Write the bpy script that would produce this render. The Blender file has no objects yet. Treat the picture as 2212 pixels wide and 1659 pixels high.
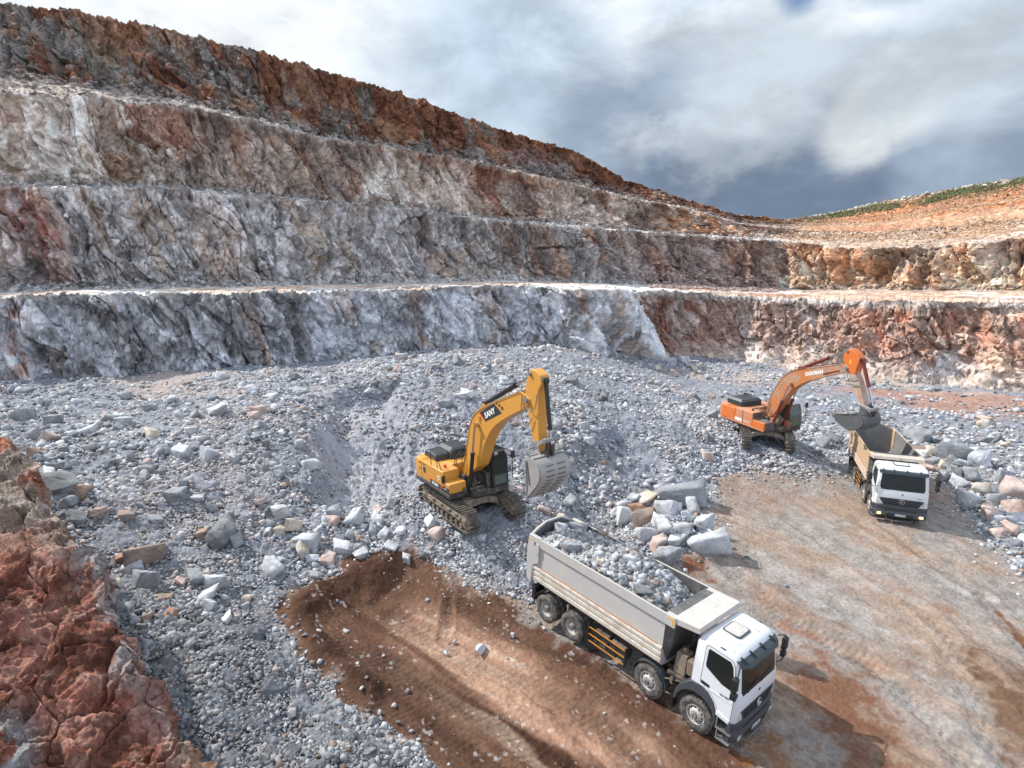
import bpy, bmesh, math, random
import numpy as np
from mathutils import Matrix, Vector
from math import sin, cos, pi, radians

SC = bpy.context.scene
COL = SC.collection
# ---------------------------------------------------------------- camera
CAM_H, PITCH, ROLL, FW = 13.59, 0.204, 0.0246, 2231.4 / 4032.0
_f = np.array([0, cos(PITCH), -sin(PITCH)]); _u = np.array([0, sin(PITCH), cos(PITCH)]); _r = np.array([1., 0, 0])
CR = cos(ROLL) * _r + sin(ROLL) * _u
CU = -sin(ROLL) * _r + cos(ROLL) * _u
cam = bpy.data.cameras.new('camera'); cam_o = bpy.data.objects.new('camera', cam); COL.objects.link(cam_o)
cam.sensor_width = 36; cam.lens = 36 * FW; cam.clip_start = 0.1; cam.clip_end = 4000
cam_o.matrix_world = Matrix(((CR[0], CU[0], -_f[0], 0), (CR[1], CU[1], -_f[1], 0), (CR[2], CU[2], -_f[2], CAM_H), (0, 0, 0, 1)))
SC.camera = cam_o
# ---------------------------------------------------------------- exposure
SC.view_settings.view_transform = 'Standard'
try: SC.view_settings.look = 'None'
except Exception: pass
SC.view_settings.gamma = 1; SC.view_settings.exposure = 0.22
# ---------------------------------------------------------------- sun and sky
SUN_EL = radians(42); SUN_DIR = np.array([-0.92, 0.39])      # where the sun stands, seen from above
sun = bpy.data.lights.new('sun', 'SUN'); sun.energy = 4.8; sun.angle = radians(0.7); sun.color = (1.0, 0.945, 0.86)
sun_o = bpy.data.objects.new('sun', sun); COL.objects.link(sun_o)
sd = Vector((SUN_DIR[0] * cos(SUN_EL), SUN_DIR[1] * cos(SUN_EL), sin(SUN_EL)))
sun_o.rotation_euler = sd.to_track_quat('Z', 'Y').to_euler(); sun_o.location = (0, 0, 80)
W = bpy.data.worlds.new('World'); SC.world = W; W.use_nodes = True
nt = W.node_tree; nt.nodes.clear()
def N(t, **k):
    n = nt.nodes.new(t)
    for a, b in k.items(): setattr(n, a, b)
    return n
def wl(a, b): nt.links.new(a, b)
out = N('ShaderNodeOutputWorld'); bg = N('ShaderNodeBackground'); wl(bg.outputs[0], out.inputs[0])
sky = N('ShaderNodeTexSky', sky_type='NISHITA'); sky.sun_disc = False
sky.sun_elevation = SUN_EL; sky.sun_rotation = math.atan2(SUN_DIR[0], SUN_DIR[1])
bg.inputs[1].default_value = 0.10
tc = N('ShaderNodeTexCoord')
def wmath(op, a, b=None, c=None, clamp=False):
    m = N('ShaderNodeMath', operation=op); m.use_clamp = clamp
    for i, v in enumerate((a, b, c)):
        if v is None: continue
        if isinstance(v, (int, float)): m.inputs[i].default_value = v
        else: wl(v, m.inputs[i])
    return m.outputs[0]
def wnoise(scale, detail, rough, off=(0, 0, 0), dist=0.0, sc3=(1, 1, 1)):
    mp = N('ShaderNodeMapping'); mp.inputs['Location'].default_value = off; mp.inputs['Scale'].default_value = sc3
    wl(tc.outputs['Generated'], mp.inputs[0])
    n = N('ShaderNodeTexNoise'); n.inputs['Scale'].default_value = scale; n.inputs['Detail'].default_value = detail
    n.inputs['Roughness'].default_value = rough; n.inputs['Distortion'].default_value = dist; wl(mp.outputs[0], n.inputs[0])
    return n.outputs[0]
def ray(px, py):
    # direction of a point of the photograph measured on a 2212 px wide copy
    a = (px - 1106) / (2212 * FW); b = -(py - 829.5) / (2212 * FW)
    d = a * CR + b * CU + _f
    return d
def wblob(px, py, r0, r1):
    # 1 near a direction of the sky, 0 away from it
    d = ray(px, py); d = d / np.linalg.norm(d)
    vm = N('ShaderNodeVectorMath', operation='DOT_PRODUCT'); vm.inputs[1].default_value = d
    nv = N('ShaderNodeVectorMath', operation='NORMALIZE'); wl(tc.outputs['Generated'], nv.inputs[0]); wl(nv.outputs[0], vm.inputs[0])
    an = wmath('ARCCOSINE', wmath('MINIMUM', vm.outputs['Value'], 0.99999))
    mr = N('ShaderNodeMapRange', interpolation_type='SMOOTHSTEP'); wl(an, mr.inputs[0])
    mr.inputs[1].default_value = radians(r0); mr.inputs[2].default_value = radians(r1); mr.inputs[3].default_value = 1; mr.inputs[4].default_value = 0
    return mr.outputs[0]
def wmix(fac, a, b):
    m = N('ShaderNodeMix', data_type='RGBA'); 
    if isinstance(fac, (int, float)): m.inputs[0].default_value = fac
    else: wl(fac, m.inputs[0])
    for s, v in ((6, a), (7, b)):
        if isinstance(v, tuple): m.inputs[s].default_value = (*v, 1)
        else: wl(v, m.inputs[s])
    return m.outputs[2]
K = 10.0                                                   # colours below are radiance x 10 (background strength 0.1)
n1 = wnoise(2.6, 7, 0.55, (3.1, 0.4, 1.7), 0.3, (1, 1, 1.7)); n2 = wnoise(7.0, 6, 0.6, (0.2, 5, 2), 0.4, (1, 1, 1.6)); n3 = wnoise(1.3, 3, .5, (7, 2, 0.5))
warp = wmath('MULTIPLY_ADD', wmath('SUBTRACT', n1, 0.5), 2.6, wmath('MULTIPLY', wmath('SUBTRACT', n2, 0.5), 0.9))
def soft(b, k=0.9, lo=.15, hi=.85):
    v = wmath('ADD', b, wmath('MULTIPLY', warp, k))
    mr = N('ShaderNodeMapRange', interpolation_type='SMOOTHSTEP'); wl(v, mr.inputs[0]); mr.inputs[1].default_value = lo; mr.inputs[2].default_value = hi
    return mr.outputs[0]
def thr(v, lo, hi):
    mr = N('ShaderNodeMapRange', interpolation_type='SMOOTHSTEP'); wl(v, mr.inputs[0]); mr.inputs[1].default_value = lo; mr.inputs[2].default_value = hi
    return mr.outputs[0]
def cover(blobs, k, lo, hi):
    # a cloud mass: several soft discs of the sky joined and then torn at its edge by the noise
    v = None
    for b in blobs:
        q = wblob(*b[:4]); q = wmath('MULTIPLY', q, b[4]) if len(b) > 4 else q; v = q if v is None else wmath('MAXIMUM', v, q)
    return thr(wmath('ADD', v, wmath('MULTIPLY', warp, k)), lo, hi)
n4 = wnoise(4.5, 10, .60, (4, 1, 9), .35, (1, 1, 2.0)); n5 = wnoise(9.0, 8, .6, (1, 6, 3), .3, (1, 1, 1.8))
c = wmix(thr(wmath('ADD', wmath('MULTIPLY', n1, .7), wmath('MULTIPLY', n4, .3)), .42, .56), (K * .54, K * .64, K * .74), (K * .78, K * .82, K * .855))
c = wmix(cover([(1080, 160, 1, 20), (2150, 90, 1, 16)], .6, .2, 1.3), c, (K * .44, K * .56, K * .68))        # thinner bluish veil
c = wmix(cover([(1500, 370, 3, 18), (1680, 440, 3, 18), (1930, 460, 2, 15), (2180, 430, 1, 13), (1290, 270, 0, 12, .8)], .55, .12, .85), c, (K * .29, K * .365, K * .465))
c = wmix(cover([(1620, 440, 1, 14), (1480, 340, 0, 9, .9), (1800, 470, 1, 10)], .6, .2, .95), c, (K * .175, K * .235, K * .33))   # its dark base
c = wmix(cover([(1870, 285, 0, 5), (1950, 225, 0, 6.5)], .8, .25, .85), c, (K * .64, K * .68, K * .71))
c = wmix(cover([(1640, 120, 0, 12), (2080, 150, 0, 10)], .8, .25, 1.05), c, (K * .50, K * .575, K * .64))     # sunlit bulge
shade = thr(wmath('ADD', wmath('MULTIPLY', n4, .65), wmath('MULTIPLY', n5, .35)), .38, .62)
dtl = N('ShaderNodeMapRange'); wl(shade, dtl.inputs[0]); dtl.inputs[3].default_value = .86; dtl.inputs[4].default_value = 1.14
svm = N('ShaderNodeVectorMath', operation='SCALE'); wl(c, svm.inputs[0]); wl(dtl.outputs[0], svm.inputs['Scale']); c = svm.outputs[0]
hz = ray(1500, 800); c = wmix(wblob(1106, 330, 62, 100), (K * .80, K * .90, K * 1.06), c)   # unseen sky overhead and behind, brightened and blued to lift the ambient light
skyb = N('ShaderNodeVectorMath', operation='MULTIPLY'); wl(sky.outputs[0], skyb.inputs[0]); skyb.inputs[1].default_value = (.9, 1.0, 1.15)
c = wmix(cover([(1725, -25, 0, 4)], .6, .35, 1.0), c, skyb.outputs[0])
wl(c, bg.inputs[0])
# ---------------------------------------------------------------- helpers: noise
from concurrent.futures import ThreadPoolExecutor
_POOL = ThreadPoolExecutor(4)
def _u32(a): return a.astype(np.int32).view(np.uint32)
def _hi(ix, iy, iz, s):
    h = _u32(ix) * np.uint32(374761393) + _u32(iy) * np.uint32(668265263) + _u32(iz) * np.uint32(2246822519) + np.uint32((s * 1274126177) & 0xffffffff)
    h = (h ^ (h >> np.uint32(15))) * np.uint32(2246822519); h = (h ^ (h >> np.uint32(13))) * np.uint32(3266489917)
    return h ^ (h >> np.uint32(16))
def _h(ix, iy, iz, s):
    ix, iy, iz = np.broadcast_arrays(np.asarray(ix, float), np.asarray(iy, float), np.asarray(iz, float))
    return (_hi(ix, iy, iz, s) >> np.uint32(8)).astype(np.float32) / np.float32(16777216)
def _chunked(fn, arrs, nout):
    arrs = np.broadcast_arrays(*[np.asarray(a, np.float32) for a in arrs]); sh = arrs[0].shape; fl = [np.ascontiguousarray(a).reshape(-1) for a in arrs]; n = fl[0].size
    if n < 4000: r = fn(*fl); return [q.reshape(sh) for q in r]
    cs = max(4000, min(65536, n // 8 + 1)); ks = list(range(0, n, cs))
    outs = list(_POOL.map(lambda k: fn(*[a[k:k + cs] for a in fl]), ks))
    return [np.concatenate([o[i] for o in outs]).reshape(sh) for i in range(nout)]
def _vn(x, y, z, s):
    ix, iy, iz = np.floor(x), np.floor(y), np.floor(z); fx, fy, fz = x - ix, y - iy, z - iz
    fx, fy, fz = [t * t * (3 - 2 * t) for t in (fx, fy, fz)]
    r = 0
    for a in (0, 1):
        for b in (0, 1):
            w = (fx if a else 1 - fx) * (fy if b else 1 - fy)
            for c_ in (0, 1):
                r = r + w * (fz if c_ else 1 - fz) * ((_hi(ix + a, iy + b, iz + c_, s) >> np.uint32(8)).astype(np.float32) / np.float32(16777216))
    return r
def vnoise(x, y, z, s=0): return _chunked(lambda a, b, c: [_vn(a, b, c, s)], (x, y, z), 1)[0].astype(float)
def fbm(x, y, z, oct=4, s=0, g=.5):
    def f(a, b, c):
        r = 0; k = 1; t = 0
        for o in range(oct): r = r + k * _vn(a * 2 ** o, b * 2 ** o, c * 2 ** o, s + o * 17); t += k; k *= g
        return [r / t]
    return _chunked(f, (x, y, z), 1)[0].astype(float)
def _fac(x, y, z, s, tilt):
    ix, iy, iz = np.floor(x), np.floor(y), np.floor(z)
    best = np.full(x.shape, 9e9, np.float32); second = best.copy(); bh = np.zeros(x.shape, np.uint32); bx = np.zeros(x.shape, np.float32); by = bx.copy(); bz = bx.copy()
    k = np.float32(.8 / 1023)
    for a in (-1, 0, 1):
        for b in (-1, 0, 1):
            for c_ in (-1, 0, 1):
                jx, jy, jz = ix + a, iy + b, iz + c_; h = _hi(jx, jy, jz, s)
                dx = x - jx - .1 - k * (h & np.uint32(1023)); dy = y - jy - .1 - k * ((h >> np.uint32(10)) & np.uint32(1023)); dz = z - jz - .1 - k * ((h >> np.uint32(20)) & np.uint32(1023))
                d = dx * dx + dy * dy + dz * dz; m = d < best
                second = np.where(m, best, np.minimum(second, d)); best = np.where(m, d, best)
                bh = np.where(m, h, bh); bx = np.where(m, dx, bx); by = np.where(m, dy, by); bz = np.where(m, dz, bz)
    g = bh * np.uint32(2654435761); g = g ^ (g >> np.uint32(15)); u = lambda q, sft: ((q >> np.uint32(sft)) & np.uint32(255)).astype(np.float32) / 255
    g2 = g * np.uint32(2246822519); g2 = g2 ^ (g2 >> np.uint32(14))
    off = (u(g, 0) - .5) * 2 + tilt * 2 * ((u(g, 8) - .5) * bx + (u(g, 16) - .5) * by + (u(g, 24) - .5) * bz)
    return [off, u(g2, 3), np.sqrt(second) - np.sqrt(best)]
def facets(x, y, z, s=0, tilt=.7):
    # blocky broken-rock relief: nearest jittered cell, each cell a tilted plane; returns offset (-1..1), a random id, distance to the cell border
    r = _chunked(lambda a, b, c: _fac(a, b, c, s, tilt), (x, y, z), 3); return [q.astype(float) for q in r]
def sstep(a, b, x):
    t = np.clip((x - a) / (b - a), 0, 1); return t * t * (3 - 2 * t)
def lerp(a, b, t): return a + (b - a) * t
def mixc(c, col, w): return c + (np.array(col) - c) * np.clip(w, 0, 1)[..., None]
# ---------------------------------------------------------------- helpers: objects
def tag(o, label=None, cat=None, group=None, kind=None):
    if label: o['label'] = label
    if cat: o['category'] = cat
    if group: o['group'] = group
    if kind: o['kind'] = kind
    return o
def link(name, me, mats=(), parent=None):
    o = bpy.data.objects.new(name, me); COL.objects.link(o)
    for m in (mats if isinstance(mats, (list, tuple)) else [mats]): me.materials.append(m)
    if parent: o.parent = parent
    return o
def np_mesh(name, V, Fc, col=None, smooth=False, alpha=None):
    # V (n,3), Fc (m,k)
    me = bpy.data.meshes.new(name); V = np.asarray(V, np.float32); Fc = np.asarray(Fc, np.int32); k = Fc.shape[1]
    me.vertices.add(len(V)); me.vertices.foreach_set('co', V.ravel())
    me.loops.add(Fc.size); me.loops.foreach_set('vertex_index', Fc.ravel())
    me.polygons.add(len(Fc)); me.polygons.foreach_set('loop_start', np.arange(0, Fc.size, k, dtype=np.int32))
    me.polygons.foreach_set('loop_total', np.full(len(Fc), k, np.int32))
    me.update(calc_edges=True); me.validate()
    if smooth: me.polygons.foreach_set('use_smooth', np.ones(len(Fc), bool))
    if col is not None:
        a = me.color_attributes.new('col', 'FLOAT_COLOR', 'POINT'); c4 = np.ones((len(V), 4), np.float32); c4[:, :3] = col
        if alpha is not None: c4[:, 3] = alpha
        a.data.foreach_set('color', c4.ravel())
    return me
def grid_faces(nr, nc):
    i = np.arange(nr * nc).reshape(nr, nc)
    return np.stack([i[:-1, :-1], i[:-1, 1:], i[1:, 1:], i[1:, :-1]], -1).reshape(-1, 4)
def empty(name, loc=(0, 0, 0)):
    o = bpy.data.objects.new(name, None); COL.objects.link(o); o.location = loc; o.empty_display_size = .3; return o
# ---------------------------------------------------------------- materials
MATS = {}
def newmat(name):
    m = bpy.data.materials.new(name); m.use_nodes = True; t = m.node_tree; b = t.nodes['Principled BSDF']
    return m, t, b
def nd(t, ty, **k):
    n = t.nodes.new(ty)
    for a, b in k.items(): setattr(n, a, b)
    return n
def rockmat(name, bump=.5, fine=9.0, var=.35, rough=.9, bdist=.12, vor=3.0, crack=False):
    # colour from the mesh's own colour attribute, broken up by fine noise; relief from noise and cells
    m, t, b = newmat(name); L = t.links.new
    at = nd(t, 'ShaderNodeAttribute', attribute_name='col'); g = nd(t, 'ShaderNodeNewGeometry')
    n = nd(t, 'ShaderNodeTexNoise'); n.inputs['Scale'].default_value = fine; n.inputs['Detail'].default_value = 8; n.inputs['Roughness'].default_value = .65; L(g.outputs['Position'], n.inputs[0])
    n2 = nd(t, 'ShaderNodeTexNoise'); n2.inputs['Scale'].default_value = fine * .23; n2.inputs['Detail'].default_value = 5; L(g.outputs['Position'], n2.inputs[0])
    v = nd(t, 'ShaderNodeTexVoronoi', feature='DISTANCE_TO_EDGE' if crack else 'F1'); v.inputs['Scale'].default_value = vor; L(g.outputs['Position'], v.inputs[0])
    mr = nd(t, 'ShaderNodeMapRange'); L(n.outputs[0], mr.inputs[0]); mr.inputs[1].default_value = .25; mr.inputs[2].default_value = .75; mr.inputs[3].default_value = 1 - var; mr.inputs[4].default_value = 1 + var
    mr2 = nd(t, 'ShaderNodeMapRange'); L(n2.outputs[0], mr2.inputs[0]); mr2.inputs[1].default_value = .3; mr2.inputs[2].default_value = .7; mr2.inputs[3].default_value = 1 - var * .5; mr2.inputs[4].default_value = 1 + var * .5
    mm = nd(t, 'ShaderNodeMath', operation='MULTIPLY'); L(mr.outputs[0], mm.inputs[0]); L(mr2.outputs[0], mm.inputs[1])
    sc = nd(t, 'ShaderNodeVectorMath', operation='SCALE'); L(at.outputs['Color'], sc.inputs[0]); L(mm.outputs[0], sc.inputs['Scale'])
    L(sc.outputs[0], b.inputs['Base Color']); b.inputs['Roughness'].default_value = rough; b.inputs['Specular IOR Level'].default_value = .25
    ad = nd(t, 'ShaderNodeMath', operation='MULTIPLY_ADD'); L(v.outputs['Distance'], ad.inputs[0]); ad.inputs[1].default_value = .7; L(n.outputs[0], ad.inputs[2])
    bp = nd(t, 'ShaderNodeBump'); bp.inputs['Strength'].default_value = bump; bp.inputs['Distance'].default_value = bdist; L(ad.outputs[0], bp.inputs['Height']); L(bp.outputs[0], b.inputs['Normal'])
    return m
M_CLIFF = rockmat('quarry_rock', .62, 2.2, .36, .92, .40, 1.5, True)
M_GROUND = rockmat('quarry_ground', .7, 7.0, .30, .95, .08, 6.0)
M_RUBBLE = rockmat('rubble_stone', .45, 9.0, .28, .88, .05, 5.0)
M_OUT = rockmat('outcrop_rock', 1.0, 9.0, .50, .92, .10, 5.0, True)
# ---------------------------------------------------------------- measured points -> world
def at_z(px, py, z):
    d = ray(px, py); t = (z - CAM_H) / d[2]; return np.array([d[0] * t, d[1] * t, z])
def at_y(px, py, D):
    d = ray(px, py); t = D / d[1]; return np.array([d[0] * t, D, CAM_H + d[2] * t])
# ---------------------------------------------------------------- ground height
CP = [  # photo x, photo y, height
 (1100,1500,0),(1400,1650,0),(700,1350,.12),(2100,1600,0),(2200,1300,.2),(1700,1250,.2),(1600,1120,.35),(1000,1290,.12),(820,1420,0),(1250,1420,0),(1850,1500,0),(1900,1300,.2),
 (870,1215,.4),(620,1300,.35),(700,1490,.12),(900,1610,0),(760,1550,.1),(1050,1250,.3),
 (100,830,3.0),(300,795,2.6),(430,785,2.6),(520,800,2.8),(700,790,2.8),(870,765,2.9),(1050,755,3.2),(1200,752,4.0),(1330,795,2.4),(1400,812,1.4),(1500,800,.8),(1700,830,.5),(1900,840,.3),(2212,850,.2),
 (200,950,3.5),(450,900,4.0),(650,880,4.2),(900,870,4.3),(1200,850,4.0),(1350,880,3.0),(1500,870,1.9),(1500,840,1.3),
 (830,960,2.4),(780,1020,1.9),(730,930,3.4),(650,1010,2.9),(560,950,3.8),(1180,930,3.2),(1090,900,3.7),
 (700,1135,1.6),(850,1150,1.25),(600,1150,1.6),(480,1190,1.6),(250,1200,1.8),(330,1350,1.3),(450,1500,.8),(600,1620,.3),(350,1600,.9),(200,1050,3.0),(100,950,3.5),(20,900,3.5),
 (2000,940,.8),(2150,950,.9),(2190,1100,.7),(2130,1050,.8),(2090,1190,.35),(1300,960,2.7),(1400,960,2.3),(1250,1060,1.2),(1350,1010,1.7),(1480,1010,1.4),(1300,1110,.5),(1450,1180,.25),
 (1620,1065,.35),(1760,1062,.45),(1830,1010,.55),(-300,1000,4.5),(2500,1200,.3),(2500,1600,0),(1100,1900,0),(300,1900,.5),(2500,900,.5),(-400,1600,2.5)]
EXCL = [(-9,11,.3),(-6,9,.3),(-13,14,1.2),(-5,13,.6),(-9,15,1.2),(-1.94,26.2,1.70),(-3.3,28.3,1.78),(-.6,24.5,1.58),(.2,27.6,1.72),(-4.0,26.0,1.70),
        (18.1,39,1.86),(16.9,37.6,1.75),(18.9,37.0,1.70),(17.3,41,1.95),(19.2,40.6,1.9),
        (21.4,29.5,.55),(20.4,27.5,.5),(23.5,35,.6),(24.2,37,.62),(6.6,15.5,0),(1.7,21.2,0),(4,18.5,0)]
P_ = np.array([at_z(*p) for p in CP] + [np.array(p, float) for p in EXCL])
def _tps(r2): return np.where(r2 > 0, r2 * np.log(r2 + 1e-9) * .5, 0)
_s = 20.0; _Q = P_[:, :2] / _s; _n = len(_Q)
_A = _tps(((_Q[:, None] - _Q[None]) ** 2).sum(-1)) + np.eye(_n) * .004
_B = np.hstack([np.ones((_n, 1)), _Q]); _MM = np.block([[_A, _B], [_B.T, np.zeros((3, 3))]])
_w = np.linalg.solve(_MM, np.concatenate([P_[:, 2], np.zeros(3)]))
def ground_base(x, y):
    x = np.asarray(x, float); y = np.asarray(y, float); sh = x.shape; q = np.stack([x.ravel(), y.ravel()], -1) / _s
    z = _w[_n] + q @ _w[_n + 1:]
    for i in range(_n): z = z + _w[i] * _tps(((q - _Q[i]) ** 2).sum(-1))
    return np.clip(z, -.3, 5.2).reshape(sh)
def poly_plan(pts, z=0.0): return np.array([at_z(px, py, z)[:2] for px, py in pts])
def inpoly_sd(x, y, P):
    # signed distance, positive inside
    ins = np.zeros(x.shape, bool); dmin = np.full(x.shape, 1e9); n = len(P)
    for i in range(n):
        x0, y0 = P[i]; x1, y1 = P[(i + 1) % n]
        c_ = ((y0 > y) != (y1 > y)) & (x < (x1 - x0) * (y - y0) / (y1 - y0 + 1e-12) + x0); ins ^= c_
        t = np.clip(((x - x0) * (x1 - x0) + (y - y0) * (y1 - y0)) / ((x1 - x0) ** 2 + (y1 - y0) ** 2), 0, 1)
        dmin = np.minimum(dmin, np.hypot(x - x0 - t * (x1 - x0), y - y0 - t * (y1 - y0)))
    return np.where(ins, dmin, -dmin)
DRIVE = poly_plan([(595,1345),(650,1290),(740,1250),(830,1225),(880,1235),(1000,1270),(1100,1300),(1150,1310),(1250,1280),(1350,1230),(1450,1220),(1560,1210),(1520,1120),(1560,1060),(1640,1050),(1760,1062),(1830,1050),(1850,985),(2010,985),(2040,1100),(2100,1160),(2160,1220),(2260,1300),(2500,1400),(3300,1700),(3000,2600),(1500,2600),(1080,1800),(960,1655),(900,1615),(830,1575),(760,1525),(720,1480),(660,1460),(640,1400)])
SOIL = poly_plan([(595,1345),(650,1290),(740,1250),(830,1225),(880,1235),(960,1275),(1060,1300),(1150,1340),(1250,1420),(1400,1520),(1500,1580),(1640,1640),(1750,1760),(1900,2100),(1500,2600),(1080,1800),(960,1655),(900,1615),(830,1575),(760,1525),(720,1480),(660,1460),(640,1400)])
HOLLOW = poly_plan([(705,900),(860,885),(910,960),(890,1040),(800,1075),(700,1050)], 2.6); CUT = poly_plan([(1215,1000),(1330,965),(1440,990),(1430,1060),(1330,1100),(1230,1090)], 1.6)
BERM = poly_plan([(600,1345),(660,1290),(760,1245),(865,1225),(870,1262),(790,1300),(700,1345),(740,1400),(860,1480),(800,1540),(715,1475),(650,1440)])
def masks(x, y):
    wob = (fbm(x * .9, y * .9, 0, 4, 5) - .5) * 2.2 + (fbm(x * 4, y * 4, 0, 3, 9) - .5) * .5
    return inpoly_sd(x, y, DRIVE) + wob * .45, inpoly_sd(x, y, SOIL) + wob * .7, inpoly_sd(x, y, BERM) + wob * .3
def along(x, y, ang): return x * cos(ang) + y * sin(ang), -x * sin(ang) + y * cos(ang)
FLOW = [(-4,21,-.55),(0,18,-.62),(3,14,-.80),(7,11,-.95),(9,19,-.95),(12,24,-1.05),(18,22,-.75),(14,14,-.9),(20,27,-1.7),(24,16,-.6)]
def flow_ang(x, y):
    w = 0; a = 0
    for fx, fy, an in FLOW:
        k = 1 / (((x - fx) ** 2 + (y - fy) ** 2) + 3); w = w + k; a = a + k * an
    return a / w
def streak(x, y, s, wide, ln):
    num = 0; den = 0; fa = flow_ang(x, y)
    for an, k in ((-.62, 0), (-.95, 1), (-1.35, 2)):
        a, c_ = along(x, y, an); c_ = c_ + 1.4 * (vnoise(a * .12, c_ * .12, 3.3, s + 50) - .5)
        w = np.exp(-((fa - an) / .16) ** 2) + 1e-4
        num = num + w * fbm(a * ln, c_ * wide, 0, 4, s + k); den = den + w
    return num / den
def ground(x, y, full=True):
    z = ground_base(x, y)
    d, so, be = masks(x, y)
    rub = sstep(.25, -.9, d)
    lump = (fbm(x * .25, y * .25, 1, 3, 3) - .5)
    z = z + rub * lump * .9 + (fbm(x * .5, y * .5, 0, 3, 13) - .5) * .10
    z = z + sstep(-.2, .9, be) * (.15 + .75 * fbm(x * .9, y * .9, 2, 5, 31)) * sstep(9, 0, np.hypot(x + 2.3, y - 21.5) - 3)
    hp = at_z(1452, 1150, .6); q_ = np.hypot((x - hp[0]) / 1.9, (y - hp[1]) / 2.2); z = z + 1.35 * np.exp(-q_ ** 2 * 1.1)   # core of the boulder heap
    nz = (fbm(x * .5, y * .5, 3, 3, 71) - .5) * 2.5; z = z - 1.25 * sstep(-.6, 1.3, inpoly_sd(x, y, HOLLOW) + nz) - .75 * sstep(-.4, .9, inpoly_sd(x, y, CUT) + nz * .7)
    return z, d, so, be, rub
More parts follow.
